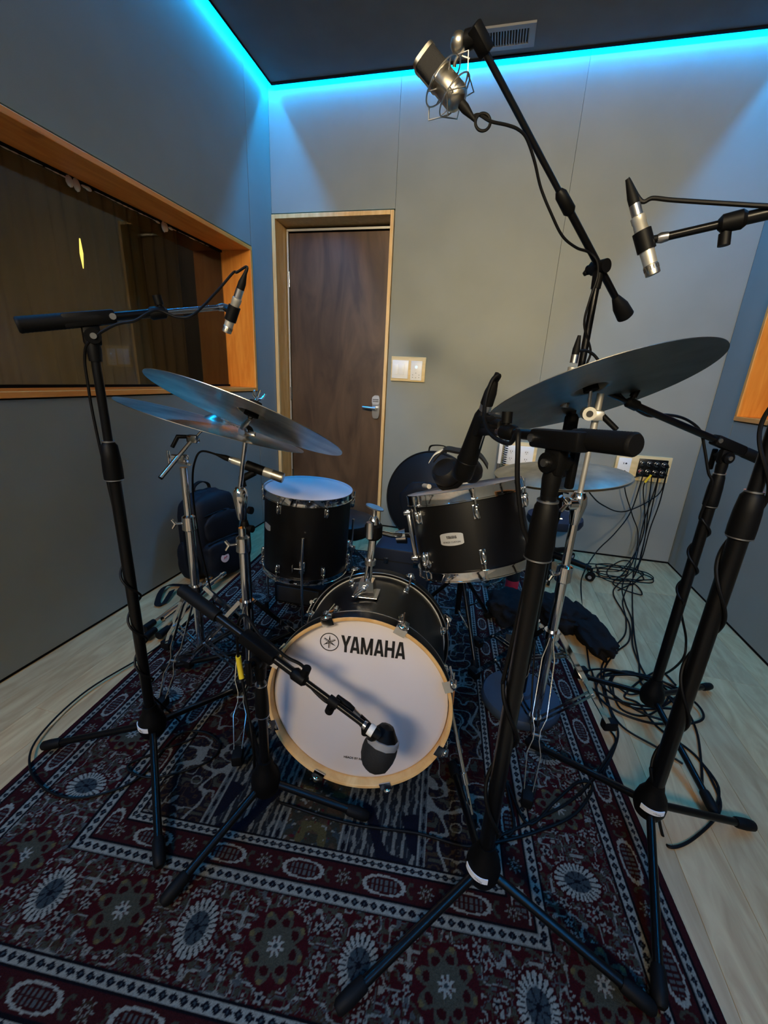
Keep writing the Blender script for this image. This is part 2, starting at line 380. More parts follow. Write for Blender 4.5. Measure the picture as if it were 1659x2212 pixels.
# door in recessed pine frame
dr = MB(); dr.box((-1.129, YB+0.165, 1.025), (0.775, 0.04, 2.03), bev=0.003); door = struct(dr, 'door_1', 'walnut_veneer')
b = MB(); X0, X1, Z1 = -1.568, -0.7235, 2.105; yc, dp = YB+0.085, 0.19
for nm, c, sz in (('jamb', (X0+.0125, yc, Z1/2), (.025, dp, Z1)), ('jamb', (X1-.011, yc, Z1/2), (.022, dp, Z1)), ('head', ((X0+X1)/2, yc, Z1-.0125), (X1-X0-.048, dp, .025))):
    b = MB(); b.box(c, sz, bev=0.0015); o = b.build(nm, 'pine_door', door, smooth=False)
b = MB(); b.box((-1.529, YB+.150, 1.03), (.012, .012, 2.05)); b.box((-1.135, YB+.150, 2.058), (.80, .012, .014)); b.build('weather_seal', 'nickel_white', door, smooth=False)
for z in (1.75, 0.95, 0.3):
    b = MB(); b.cyl((-1.521, YB+.145, z-.05), (-1.521, YB+.145, z+.05), .008); b.build('hinge', 'dark_chrome', door)
b = MB(); b.box((-1.13, YB+.165, 0.009), (.80, .19, .016), bev=.003); b.build('threshold', 'red_wood', door, smooth=False)
lk = V((-0.825, YB+0.14, 0.892))
b = MB(); pts = []
for k in range(32):
    a_ = 2*PI*k/32; pts.append((0.029*(1 if math.cos(a_) > 0 else -1)*abs(math.cos(a_))**.5, 0.085*(1 if math.sin(a_) > 0 else -1)*abs(math.sin(a_))**.62))
b.poly(pts, lk, V((1, 0, 0)), UP, 0.0); b = MB(); b.poly(pts, lk+V((0, 0, 0)), V((1, 0, 0)), UP, 0.018)
lock = b.build('lock_plate', 'steel', door)
b = MB(); b.poly([(x_*1.0, z_*0.36+0.048) for x_, z_ in pts], lk+V((0, -.018, 0)), V((1, 0, 0)), UP, 0.012); b.build('keypad', 'badge_silver', lock)
b = MB()
for r_ in range(2):
    for c_ in range(5): b.box(lk+V((-.018+.009*c_, -.031, .054-.013*r_)), (.005, .002, .009))
b.build('keypad_buttons', 'print_black', lock, smooth=False)['kind'] = 'stuff'
b = MB(); b.cyl(lk+V((.002, -.018, -.008)), lk+V((.002, -.052, -.008)), .012); b.tube([lk+V((.006, -.052, -.008)), lk+V((-.03, -.055, -.006)), lk+V((-.095, -.052, -.004))], [.0115, .010, .0085], 12); b.build('lever', 'steel', lock)

# windows
def window(name, X, sgn):
    xi = X+sgn*WD
    b = MB(); b.box((xi, (WY0+WY1)/2, (WZ0+WZ1)/2), (0.006, WY1-WY0-.02, WZ1-WZ0-.02)); w_ = struct(b, name, 'glass')
    T = 0.022; xm = X+sgn*WD/2-sgn*.003; dx = WD+.012
    b = MB(); b.box((xm, (WY0+WY1)/2, WZ0+T/2), (dx, WY1-WY0-.008, T), bev=.002); b.build('sill', 'pine_h', w_, smooth=False)
    b = MB(); b.box((xm, (WY0+WY1)/2, WZ1-T/2), (dx, WY1-WY0-.008, T), bev=.002); b.build('head', 'pine_h', w_, smooth=False)
    for y in (WY0+.004+T/2, WY1-.004-T/2):
        b = MB(); b.box((xm, y, (WZ0+WZ1)/2), (dx, T, WZ1-WZ0-2*T), bev=.002); b.build('jamb', 'pine', w_, smooth=False)
    b = MB()
    for z in (WZ0+T+.006, WZ1-T-.006): b.box((xi-sgn*.006, (WY0+WY1)/2, z), (.01, WY1-WY0-.06, .012))
    b.build('glazing_bead', 'gap_black', w_, smooth=False)
    return w_
window('window_1', XL, -1); window('window_2', XR, 1)
# frayed packing along the head of the left glass
b = MB(); rr = random.Random(3)
for k in range(46):
    y = 1.15+k*0.03+rr.uniform(-.01, .01); h = rr.uniform(.004, .026)*(1 if (k//4) % 4 == 0 else .12)
    b.ball((XL-WD+.012, y, WZ1-.036-h*.4), .012, (.3, 1.5, h/.012), seg=8, rings=5)
o = b.build('glass_packing', 'nickel_white'); tag(o, 'frayed pale packing along the top edge of the left window glass', 'packing')
# dark room beyond each glass
def beyond(name, X, sgn, lab):
    b = MB(); xa, xb = X+sgn*.24, X+sgn*1.5
    xs = sorted((xa, xb)); 
    b.box((xb, 1.3, 1.4), (.03, 4.2, 2.9)); b.box((sum(xs)/2, 1.3, -.02), (1.26, 4.2, .03)); b.box((sum(xs)/2, 1.3, 2.86), (1.26, 4.2, .03))
    b.box((sum(xs)/2, -.8, 1.4), (1.26, .03, 2.9)); b.box((sum(xs)/2, 3.4, 1.4), (1.26, .03, 2.9)); return struct(b, name, 'dark_room')
beyond('wall_control_room', XL, -1, ''); beyond('wall_far_room', XR, 1, '')
def curtain(y0, y1, x, lab):
    n = 220; vs = []; 
    for i in range(n+1):
        t = i/n; y = y0+(y1-y0)*t; dx = .028*math.sin(t*(y1-y0)*62+1.3*math.sin(t*17))+.012*math.sin(t*90)
        vs += [V((x+dx, y, .35)), V((x+dx*.8, y, 1.4)), V((x+dx*.5, y, 2.5))]
    b = MB(); b.add(vs, [(i*3+k, (i+1)*3+k, (i+1)*3+k+1, i*3+k+1) for i in range(n) for k in range(2)])
    o = b.build('curtain', 'curtain_cloth', angle=80); tag(o, lab, 'curtain'); return o
curtain(0.2, 3.25, -2.55, 'pleated brown curtain seen dimly through the left window glass'); 
area('curtain_fill', (-1.845, 1.75, 0.95), (-2.55, 1.85, 1.30), (1.7, 0.02), 2.4, (1.0, 0.82, 0.5))  # unseen fill light added below the sill to brighten the curtain
p_ = at(172, 545, 1.8*1.459/1.459); kk = 2.45/1.57
hp = V((-2.42, 2.24, 1.72))
b = MB(); rd = _ray(172, 515); t_ = -2.35/rd.x; pa = CAM+rd*t_; rd = _ray(180, 580); t_ = -2.35/rd.x; pb_ = CAM+rd*t_
b.tube([pa, pa.lerp(pb_, .5), pb_], [.003, .009, .002], 8); o = b.build('light_streak', 'streak_glow'); tag(o, 'small yellow glowing sliver standing in for the light streak in the left window glass', 'light streak')  # glowing sliver added to draw the yellow light streak in the glass
t = thing('mixing_desk', 'dark low desk behind the left window glass with tiny lights', 'desk', (-2.1, 1.4, .0))
b = MB(); b.box((-2.12, 1.25, .87), (.42, 1.9, .13), bev=.03); b.build('desk_top', 'blue_black', t)
b = MB(); b.box((-2.1, 1.25, .42), (.40, 1.8, .84)); b.build('desk_body', 'dark_room', t, smooth=False)
b = MB()
for k in range(6): b.ball((-1.93, .9+.04*k, 0.938), .004, seg=6, rings=4)
b.build('indicator_lights', 'indicator', t)['kind'] = 'stuff'

# wall plates
def plate(root, x0, x1, z0, z1, y, th, mat='white_plastic', name='plate', parent=None, bev=.002):
    b = MB(); b.box(((x0+x1)/2, y-th/2, (z0+z1)/2), (x1-x0, th, z1-z0), bev=bev); return b.build(name, mat, parent or root)
t = thing('switch_panel', 'pine board on back wall with white switches and colour wheel controller', 'switch panel', (-0.57, YB, 1.16))
plate(t, -.69, -.452, 1.087, 1.247, YB, .018, 'birch_box', 'board')
p = plate(t, -.682, -.569, 1.105, 1.223, YB-.018, .005); 
for xx in (-.655, -.612):
    plate(t, xx-.0165, xx+.0165, 1.13, 1.198, YB-.023, .004, name='rocker_switch')
p = plate(t, -.551, -.474, 1.097, 1.222, YB-.018, .008, name='touch_panel')
b = MB(); b.lathe([(.011, 0), (.019, 0), (.019, .0012), (.011, .0012)], (0, 0, 0), (0, -1, 0), 32, close=True)
o = b.build('colour_ring', 'wheel', t, 'rainbow coloured ring'); o.location = V((-.513, YB-.0262, 1.183))-V(t.location)
b = MB(); b.cyl((-.513, YB-.026, 1.183), (-.513, YB-.0275, 1.183), .009); b.build('ring_centre', 'indicator', t)
b = MB()
for (dx, dz) in ((-.022, 0), (0, .012), (.022, 0), (-.022, -.016), (0, -.018), (.022, -.016)): b.box((-.513+dx, YB-.0265, 1.132+dz), (.005, .001, .005))
b.build('touch_marks', 'grey_plastic', t, smooth=False)['kind'] = 'stuff'

t = thing('outlet_panel', 'pine board with two white duplex outlets behind the tom microphone stand', 'outlet panel', (.2, YB, .65))
plate(t, .115, .345, .56, .735, YB, .018, 'birch_box', 'board')
plate(t, .135, .325, .578, .71, YB-.018, .005)
for xx in (.18, .28):
    for zz in (.668, .62):
        b = MB(); b.cyl((xx, YB-.024, zz), (xx, YB-.026, zz), .017, seg=20); b.build('socket', 'white_plastic', t)
b = MB()
for xx in (.18, .28):
    for zz in (.668, .62):
        b.box((xx-.006, YB-.0268, zz+.003), (.003, .002, .009)); b.box((xx+.006, YB-.0268, zz+.003), (.003, .002, .007)); b.box((xx, YB-.0268, zz-.008), (.004, .002, .004))
b.build('slots', 'print_black', t, smooth=False)['kind'] = 'stuff'

xb = thing('connector_panel', 'pine board with black eight socket connector plate near the right corner', 'connector panel', (1.0, YB, .63))
plate(xb, .835, 1.155, .55, .712, YB, .02, 'birch_box', 'board')
plate(xb, .85, .925, .572, .69, YB-.02, .005)
b = MB()
for zz in (.655, .605): b.box((.882, YB-.0258, zz), (.003, .002, .011)); b.cyl((.897, YB-.0250, zz), (.897, YB-.0268, zz), .0055, seg=12)
b.build('slots', 'print_black', xb, smooth=False)['kind'] = 'stuff'
plate(xb, .968, 1.135, .578, .694, YB-.02, .004, 'black_metal', 'socket_plate')
XLR = []
for r_ in range(2):
    for c_ in range(4):
        xx, zz = .988+.042*c_, .665-.054*r_
        b = MB(); b.lathe([(.013, 0), (.017, 0), (.017, .006), (.013, .006)], (xx, YB-.024, zz), (0, -1, 0), 20, close=True); b.build('socket_ring', 'dark_chrome', xb)
        XLR.append(V((xx, YB-.03, zz)))
b = MB(); b.cyl(XLR[4], XLR[4]+V((0, -.012, 0)), .011); b.build('dust_plug', 'red_plastic', xb)
# ceiling vent
t = thing('ceiling_vent', 'white slotted air vent in the dark ceiling near the back wall', 'vent', (-.125, 2.76, ZC))
b = MB(); x0, x1, y0, y1 = -.255, 0.0, 2.685, 2.84
for (a0, a1, c0_, c1_) in ((x0, x1, y0, y0+.028), (x0, x1, y1-.028, y1), (x0, x0+.025, y0+.028, y1-.028), (x1-.03, x1, y0+.028, y1-.028)): b.box(((a0+a1)/2, (c0_+c1_)/2, ZC-.005), (a1-a0, c1_-c0_, .01))
b.build('vent_frame', 'grey_plastic', t, smooth=False)
b = MB(); b.box(((x0+x1)/2, (y0+y1)/2, ZC-.001), (x1-x0-.03, y1-y0-.03, .001)); b.build('vent_back', 'gap_black', t, smooth=False)
for k in range(15):
    b = MB(); c = V((x0+.033+k*.0136, (y0+y1)/2, ZC-.005)); b.box(c, (.0045, y1-y0-.058, .009), rot=(V((.8, 0, .6)), V((0, 1, 0)), V((-.6, 0, .8)))); b.build('slat', 'grey_plastic', t, smooth=False)

# ================================================================== THE RUG
def make_rug():
    U, L_ = 0.85, 1.11; st = 0.0025
    nu, nv = int(2*U/st)+1, int(2*L_/st)+1
    u = np.linspace(-U, U, nu); v = np.linspace(-L_, L_, nv); UU, VV = np.meshgrid(u, v, indexing='ij')
    rng = np.random.RandomState(5)
    def vnoise(sx, sy, X_, Y_, seed=0):
        r = np.random.RandomState(seed).rand(256, 256); a = X_/sx+100; b_ = Y_/sy+100
        i = np.floor(a).astype(int); j = np.floor(b_).astype(int); fa = a-i; fb_ = b_-j; fa = fa*fa*(3-2*fa); fb_ = fb_*fb_*(3-2*fb_)
        g = lambda p, q: r[p % 256, q % 256]
        return (g(i, j)*(1-fa)+g(i+1, j)*fa)*(1-fb_)+(g(i, j+1)*(1-fa)+g(i+1, j+1)*fa)*fb_
    maroon = np.array((.072, .004, .009)); dmaroon = np.array((.050, .006, .009)); navy = np.array((.006, .0065, .016)); ivory = np.array((.46, .45, .39))
    grey = np.array((.11, .12, .12)); olive = np.array((.080, .075, .052)); brown = np.array((.060, .035, .020)); slate = np.array((.045, .065, .075)); gold = np.array((.22, .17, .06)); red = np.array((.12, .008, .015))
    C_ = np.zeros((nu, nv, 3))
    du = U-np.abs(UU); dv = L_-np.abs(VV); d = np.minimum(du, dv); side = du < dv
    s = np.where(side, VV, UU)
    def put(m_, c): C_[m_] = c
    def stripe(a, b_, per):
        m_ = (d >= a) & (d < b_); put(m_, ivory*.95)
        t_ = (d-a)/(b_-a); ph = (s/per) % 1.0
        dm = np.abs(ph-.5)*2+np.abs(t_-.5)*2.6
        put(m_ & (dm < .95), navy*1.2); put(m_ & (dm < .32), slate*1.6)
        put(m_ & (np.abs(t_-.5) > .46), ivory*.6)
        e = ((d >= a-.005) & (d < a)) | ((d >= b_) & (d < b_+.005)); put(e, navy*.6)
    put(d < .022, dmaroon*1.3)
    def arabesque(m_, base, seed, sc=.022, cols=(ivory, grey, olive), bw=.058):
        put(m_, base)
        sa = np.abs(np.where(side, VV, UU)); X_ = np.abs(((s+.0875) % .35)-.175)    # mirrored about flower axes
        n1 = vnoise(sc, sc, X_, d, seed); n2 = vnoise(sc*.62, sc*.62, X_, d, seed+1); n3 = vnoise(sc*.5, sc*.5, s, d, seed+2)
        put(m_ & (np.abs(n2-.5) < bw*1.6), cols[2]); put(m_ & (n3 > .78), brown*1.2)
        put(m_ & (np.abs(n1-.5) < bw*.9), cols[0]*.7); put(m_ & (np.abs(n2-.68) < bw*.6), cols[1]); put(m_ & (n2 > .86), ivory*.8)
    # guard bands with cartouches
    def guard(a, b_, per, seed, off):
        m_ = (d >= a) & (d < b_); put(m_, dmaroon*1.15); c = (a+b_)/2; h = (b_-a)/2
        p = ((s+off+per*50) % per)-per/2; q = d-c
        aL, aH = per*.26, h*.80
        ex = np.abs(p)/aL; ey = np.abs(q)/aH; rr_ = (ex**2.4+ey**2.4)**(1/2.4)*(1+.03*np.sin(np.arctan2(q/aH, p/aL)*16))
        inside = m_ & (rr_ < 1.0); put(inside, ivory*.95); core = m_ & (rr_ < .80); put(core, dmaroon)
        hat_ = ((np.abs((p % .0105)-.005) < .0026) & (np.abs((q % .0125)-.006) < .0048)); put(core & (rr_ < .70) & hat_, grey*1.15)
        # little star flower half way
        p2 = ((s+off+per/2+per*50) % per)-per/2; R_ = np.hypot(p2, q); A_ = np.arctan2(q, p2)
        fl_ = R_ < h*.72*(.62+.38*np.cos(A_*8)); put(m_ & fl_, ivory*.6); put(m_ & (R_ < h*.18), dmaroon); put(m_ & (np.abs(R_-h*.42) < h*.07), brown)
        # leaves flanking
        for sg in (-1, 1):
            pp = np.abs(p2)-per*.17; put(m_ & (np.abs(np.hypot(pp*1.5, q)-h*.52) < h*.14) & (pp > -.004), olive*.9)
    stripe(.024, .040, .019)
    guard(.045, .096, .20, 11, .1)
    stripe(.101, .122, .021)
    main = (d >= .127) & (d < .297); arabesque(main, maroon, 21, .020)
    # scattered florets
    def rosette(cx, cy, R1, R2, kind, rot=0.0):
        X_ = UU-cx; Y_ = VV-cy; msk = (np.abs(X_) < R1*1.5) & (np.abs(Y_) < R1*1.5)
        R_ = np.hypot(X_, Y_); A_ = np.arctan2(Y_, X_)+rot
        if kind == 0:      # white rayed rosette
            R_ = np.hypot(X_*(R1/R2 if rot == 0 else 1), Y_*(1 if rot == 0 else R1/R2)); A_ = np.arctan2(Y_, X_)
            put(msk & (R_ < R1*1.12), maroon*.8)
            edge = R1*(1+.045*np.cos(A_*24)); ray_ = (np.cos(A_*24) > -.55)
            put(msk & (R_ < edge) & ray_, ivory*1.02); put(msk & (R_ < edge*.95) & ~ray_, navy)
            put(msk & (R_ < R1*.58), slate*1.25); put(msk & (R_ < R1*.58) & (np.cos(A_*8) < -.75) & (R_ > R1*.15), navy*1.5)
            put(msk & (R_ < R1*.13), navy); put(msk & (np.abs(R_-R1*.6) < R1*.035) & (np.cos(A_*12) > -.2), ivory*.7)
        elif kind == 1:    # olive eight petal flower
            pet = np.abs(np.cos(A_*4)); put(msk & (R_ < R1*1.08), maroon)
            outer = R_ < R1*(.62+.38*pet); put(msk & outer & (R_ > R1*.2), olive*1.25)
            hole = (np.hypot(R_-R1*.66, R_*np.abs(np.sin(A_*4))/4.2) < R1*.125); put(msk & hole, maroon*.7)
            put(msk & outer & (R_ > R1*.86) & (pet > .93), gold*.9)
            put(msk & (R_ < R1*.30*(.7+.3*np.cos(A_*8))), ivory*1.0); put(msk & (R_ < R1*.07), slate)
        else:              # small floret
            put(msk & (R_ < R1*1.18), maroon*.75); put(msk & (R_ < R1*(.72+.28*np.cos(A_*5+rot))), ivory*.75); put(msk & (R_ < R1*.34), (navy if kind == 2 else red))
    def along(fn):
        pass
    dm = .212
    small = []
    for sg in (-1, 1):
        for k in range(-6, 7):
            for (off, kind) in ((0, 0), (.175, 1)):
                sv = -.32+k*.35+off
                if abs(sv) < L_-.24: small.append((sg*(U-dm), sv, kind, 1))
        for k in range(-4, 5):
            for (off, kind) in ((0, 0), (.17, 1)):
                su = -.174+k*.34+off
                if abs(su) < U-.14: small.append((su, sg*(L_-dm), kind, 0))
    for k in range(560):
        t_ = rng.rand()
        if t_ < .55: cx, cy = (rng.choice([-1, 1])*(U-rng.uniform(.138, .288)), rng.uniform(-L_+.14, L_-.14))
        else: cx, cy = (rng.uniform(-U+.14, U-.14), rng.choice([-1, 1])*(L_-rng.uniform(.138, .288)))
        rosette(cx, cy, rng.uniform(.008, .013), 0, rng.choice([2, 3]), rng.rand()*6)
    for cx, cy, kind, isside in small:
        if kind == 0: rosette(cx, cy, .050, .038, 0, 1 if isside else 0)
        else: rosette(cx, cy, .060, 0, 1, .2)
    stripe(.300, .323, .021)
    guard(.328, .378, .19, 12, .09)
    stripe(.383, .402, .019)
    # field : chain framed ribbed columns, mottled centre column, branching sides
    fld = d >= .406
    n1 = vnoise(.030, .030, np.abs(UU), VV, 31); n2 = vnoise(.014, .014, np.abs(UU), VV, 32); n3 = vnoise(.045, .06, np.abs(UU)-.1*np.sin(VV*6), VV, 33)
    put(fld, np.array((.016, .010, .020))); put(fld & (n3 > .62), maroon*.7); put(fld & (np.abs(n2-.5) < .07), brown*1.2); put(fld & (n2 > .80), olive)
    put(fld & (np.abs(n1-.5) < .040), ivory*.60); put(fld & (np.abs(n3-.47) < .028), ivory*.68)
    au = np.abs(UU); band = fld & (np.abs(VV) > .22) & (au < .285)
    rib = band & (au > .095) & (au < .265)
    put(rib, np.array((.022, .026, .036))); w_ = .0012*np.sin(VV*150)+.0016*(n2-.5)*4
    put(rib & (np.abs(((au+w_) % .024)-.012) < .0042) , ivory*.58); put(rib & (np.abs(((au+.012-w_) % .024)-.012) < .002) & (n2 > .45), grey)
    put(rib & (n3 > .66), navy*1.4)
    cen = band & (au <= .072); put(cen, olive*.62); put(cen & (n2 > .66), brown*1.6); put(cen & (n2 < .22), slate); put(cen & (n1 > .8), gold*.6); put(cen & (vnoise(.008, .008, UU, VV, 40) > .86), ivory*.7); put(cen & (vnoise(.011, .011, UU, VV, 41) > .90), red)
    for (a, b_) in ((.072, .095), (.265, .285)):
        mm = band & (au >= a) & (au < b_); put(mm, grey*1.2); t_ = (au-a)/(b_-a); put(mm & (np.abs(t_-.5) > .36), ivory*.72)
        put(mm & ((np.abs((VV/.042) % 1-.5)*2+np.abs(t_-.5)*3) < .8), navy)
    # finishing noise
    C_ *= (0.80+.40*rng.rand(nu, nv, 1))*(.80+.4*vnoise(.25, .25, UU, VV, 50)[..., None])
    C_ *= 0.33; g_ = C_.mean(-1, keepdims=True); C_ = C_*.9+g_*.1
    # mesh
    Z = .0075+.0012*rng.rand(nu, nv); e = np.minimum(d/.006, 1); Z = Z*np.sqrt(np.clip(e, 0.05, 1)); Z[0, :] = Z[-1, :] = 0.0005; Z[:, 0] = Z[:, -1] = 0.0005
    P_ = np.stack([UU, VV, Z], -1).reshape(-1, 3).astype(np.float32)
    idx = np.arange(nu*nv).reshape(nu, nv); q_ = np.stack([idx[:-1, :-1], idx[1:, :-1], idx[1:, 1:], idx[:-1, 1:]], -1).reshape(-1, 4)
    me = bpy.data.meshes.new('rug'); me.vertices.add(nu*nv); me.vertices.foreach_set('co', P_.ravel())
    nf = len(q_); me.loops.add(nf*4); me.loops.foreach_set('vertex_index', q_.ravel().astype(np.int32)); me.polygons.add(nf)
    me.polygons.foreach_set('loop_start', np.arange(0, nf*4, 4, dtype=np.int32)); me.polygons.foreach_set('loop_total', np.full(nf, 4, dtype=np.int32))
    me.update(calc_edges=True); ca = me.color_attributes.new('pile', 'FLOAT_COLOR', 'POINT')
    ca.data.foreach_set('color', np.concatenate([C_.reshape(-1, 3), np.ones((nu*nv, 1))], 1).astype(np.float32).ravel())
    me.materials.append(MAT['rug']); me.polygons.foreach_set('use_smooth', [True]*nf)
    o = bpy.data.objects.new('rug', me); S.collection.objects.link(o); o.location = (-.3686, 1.3596, 0); o.rotation_euler = (0, 0, math.radians(5.5))
    tag(o, 'large maroon and navy patterned oriental rug under the drum kit', 'rug')
make_rug()
RZ = .009

# ================================================================== MICROPHONE STANDS
def ang_dir(n, toward):
    """unit vectors in the plane normal to n: facing 'toward' and to its right as seen from there"""
    n = V(n).normalized(); f = V(toward); f = (f-n*f.dot(n)).normalized(); r = n.cross(f).normalized(); return f, -r if False else r
def foot_part(b_, p, d, r=.0135, ln=.05):
    pass
def tripod(t, bx, by, feet, hubz=.115, hubr=.036, legr=.0095, tape=False, tape_dir=None):
    hub = MB(); hub.lathe([(.018, -.035), (hubr*.85, -.034), (hubr, -.018), (hubr*1.02, .0), (hubr*.9, .02), (hubr*.62, .040), (.020, .052), (.018, .062)], (bx, by, hubz), UP, 32)
    hb = hub.build('leg_hub', 'black_plastic', t)
    for f in feet:
        f = V((f[0], f[1], .022)); d = V((f.x-bx, f.y-by, 0)).normalized(); a = V((bx, by, hubz-.012))+d*.02
        b = MB(); b.tube([a, a.lerp(f, .93)], legr, 14); lg = b.build('leg', 'black_metal', t)
        dd = (f-a).normalized(); b = MB(); b.tube([f-dd*.055, f-dd*.05, f-dd*.02, f, f+dd*.006], [.0115, .0135, .0145, .013, .008], 14); b.build('rubber_foot', 'rubber', lg)
    if tape:
        d = V(tape_dir).normalized(); b = MB(); n = 10; vs = []
        for k in range(n+1):
            a_ = -.75+1.5*k/n; r_ = hubr*1.05; dx = V((d.x*math.cos(a_)-d.y*math.sin(a_), d.x*math.sin(a_)+d.y*math.cos(a_), 0))
            for z in (-.004, .010): vs.append(V((bx, by, hubz+z))+dx*r_)
            for z in (.010, -.004): vs.append(V((bx, by, hubz+z))+dx*(r_-.002))
        b.add(vs, [(i*4+k, i*4+(k+1) % 4, (i+1)*4+(k+1) % 4, (i+1)*4+k) for i in range(n) for k in range(4)]+[(0, 1, 2, 3), tuple(n*4+k for k in range(4))])
        tp = b.build('name_tape', 'white_tape', hb)
        Xd = V((-d.y, d.x, 0)); b = MB()          # writing too faint to read: a few pale strokes
        for k in range(6): b.box(V((bx, by, hubz+.003))+d*(hubr*1.055)+Xd*(.002+.0028*k), (.0012, .0004, .0035+.001*(k % 3)), rot=(Xd, d, UP))
        b.build('faint_marks', 'grey_plastic', hb, smooth=False)['kind'] = 'stuff'
def boom_stand(name, label, base, feet, z_grip, ztop, tail, head, group='microphone stands around the kit', hubz=.115, grip_z2=None, tape=None, split=.45, low_r=.0135, grip_r=.0205, up_r=.0095, tailgrip=.15, boom_r=.0095, knob_side=1, clip=None, weight=False, cdir=1):
    bx, by = base; t = thing(name, label, 'microphone stand', (bx, by, 0), group)
    tripod(t, bx, by, feet, hubz, tape=tape is not None, tape_dir=tape)
    z1, z2 = z_grip
    b = MB(); b.tube([(bx, by, hubz+.03), (bx, by, z1+.01)], low_r, 18); b.build('lower_tube', 'black_metal', t)
    b = MB(); b.lathe([(low_r+.001, z1-.004), (grip_r, z1), (grip_r*1.02, z1+.02), (grip_r*.98, z2-.04), (grip_r*.85, z2-.008), (up_r+.002, z2)], (bx, by, 0), UP, 24); g = b.build('height_grip', 'black_plastic', t)
    b = MB(); b.lathe([(grip_r+.0006, 0), (grip_r+.0006, .0025), (grip_r-.001, .0025), (grip_r-.001, 0)], (bx, by, z1), UP, 24, close=True); b.lathe([(up_r+.004, 0), (up_r+.004, .003), (up_r, .003), (up_r, 0)], (bx, by, z2), UP, 24, close=True); b.build('metal_rings', 'steel', g)['kind'] = 'stuff'
    b = MB(); b.tube([(bx, by, z2-.01), (bx, by, ztop-.055)], up_r, 16); b.build('upper_tube', 'black_metal', t)
    tail, head = V(tail), V(head); d = (head-tail).normalized(); c = V((bx, by, ztop)); 
    # clamp between tube and boom
    side = d.cross(UP).normalized(); upv = side.cross(d)
    b = MB(); b.tube([c-UP*.085, c-UP*.06, c-UP*.03], [.0125, .0145, .012], 16); b.box(c-UP*.032, (.034, .020, .042), rot=(V((d.x, d.y, 0)).normalized(), side, UP), bev=.006)
    b.cyl(c-UP*.034-side*.018, c-UP*.034+side*.018, .0155, seg=20)
    b.box(c, (.098, .029, .029), rot=(d, side, upv), bev=.005); cl = b.build('swivel_clamp', 'black_plastic', t)
    b = MB(); k = c-UP*.034+side*knob_side*.017; b.cyl(k, k+side*knob_side*.016, .0065, seg=12); b.box(k+side*knob_side*.02-UP*.012, (.013, .012, .062), rot=(V((d.x, d.y, 0)).normalized(), side, UP), bev=.004); b.build('tension_lever', 'black_plastic', cl)
    b = MB(); b.cyl(k-side*knob_side*.034, k-side*knob_side*.039, .0062, seg=14); b.cyl(c+d*.042-side*knob_side*.0145, c+d*.042-side*knob_side*.0175, .0065, seg=14); b.build('bolts', 'steel', cl)['kind'] = 'stuff'
    mid = c.lerp(head, split)
    b = MB(); b.tube([tail+d*.01, mid], boom_r, 16); bm_ = b.build('boom', 'black_metal', t)
    b = MB(); b.tube([mid-d*.02, head], boom_r*.68, 14); b.build('boom_extension', 'dark_chrome' if clip == 'steelboom' else 'black_metal', t)
    b = MB(); b.tube([mid-d*.028, mid-d*.022, mid+d*.006, mid+d*.012], [boom_r*1.05, boom_r*1.5, boom_r*1.4, boom_r*.8], 16); b.tube([mid, mid+upv*.026*cdir], [.006, .006], 12); b.cyl(mid+upv*.016*cdir, mid+upv*.036*cdir, .0095, seg=16); b.build('boom_clutch', 'black_plastic', bm_)
    if weight:
        b = MB(); b.tube([tail-d*.028, tail-d*.024, tail+d*.02, tail+d*.045, tail+d*.052], [.017, .0235, .0225, .012, .009], 20); b.build('counterweight', 'rubber', bm_)
    else:
        b = MB(); n = 40; b.lathe([(.001, 0), (.0135, .0), (.0158, .003)]+[(.0158-.0005*(k % 2), .006+(tailgrip-.012)*k/n) for k in range(n)]+[(.0145, tailgrip), (.0095, tailgrip)], tail, d, 24); b.build('ribbed_grip', 'rubber', bm_)
    b = MB(); b.tube([head-d*.012, head, head+d*.012], [.008, .0095, .0055], 14); b.build('thread_end', 'steel', bm_)
    return t, c, d, side, upv, head

# --- left overhead
Ah = at(492, 667, .99); At = at(44, 707, .665)
Aft = [fl(95, 1612, .02), fl(345, 1868, .02), fl(528, 1482, .02)]
AB = (-.843, .777)
zt = vz(205, 690, *AB); cA = V((*AB, zt)); 
dA = (Ah-At).normalized()
sA = boom_stand('boom_microphone_stand', 'black boom stand at the left rug edge carrying the left pencil microphone', AB, Aft, (vz(252, 1036, *AB), vz(230, 955, *AB)), zt, cA-dA*(cA-At).length, cA+dA*(Ah-cA).length, tape=(-.3, -1, 0), split=.50, knob_side=-1, clip='steelboom')
# --- kick microphone stand
BB = (-.44, .71); Bf = [fl(355, 1948, .02), fl(792, 1764, .02)]
vB = V((BB[0], BB[1], 0)); third = vB*2-(Bf[0]+Bf[1])/2; third = vB+(third-vB).normalized()*.27; third = V((third.x-.02, third.y, .02))
zb = vz(553, 1398, *BB); cB = V((*BB, zb)); Bh = at(795, 1572, .66)
Btl = at(441, 1272, .80)
dB = (Bh-cB).normalized()
sB = boom_stand('boom_microphone_stand', 'short black stand, its boom slanting down across the bass drum head', BB, Bf+[third], (vz(562, 1545, *BB), vz(558, 1480, *BB)), zb, cB-dB*.245, cB+dB*(Bh-cB).length, hubz=.115, split=.42, tailgrip=.12, low_r=.0115, grip_r=.016)
kq = cB.lerp(Bh, .70); uB = dB.cross(UP).normalized().cross(dB)
b = MB(); b.tube([kq-dB*.012, kq+dB*.012], .0105, 14); b.cyl(kq, kq-uB*.022, .004, seg=10); b.cyl(kq-uB*.018, kq-uB*.032, .0095, seg=14); b.build('boom_knob', 'rubber', sB[0])
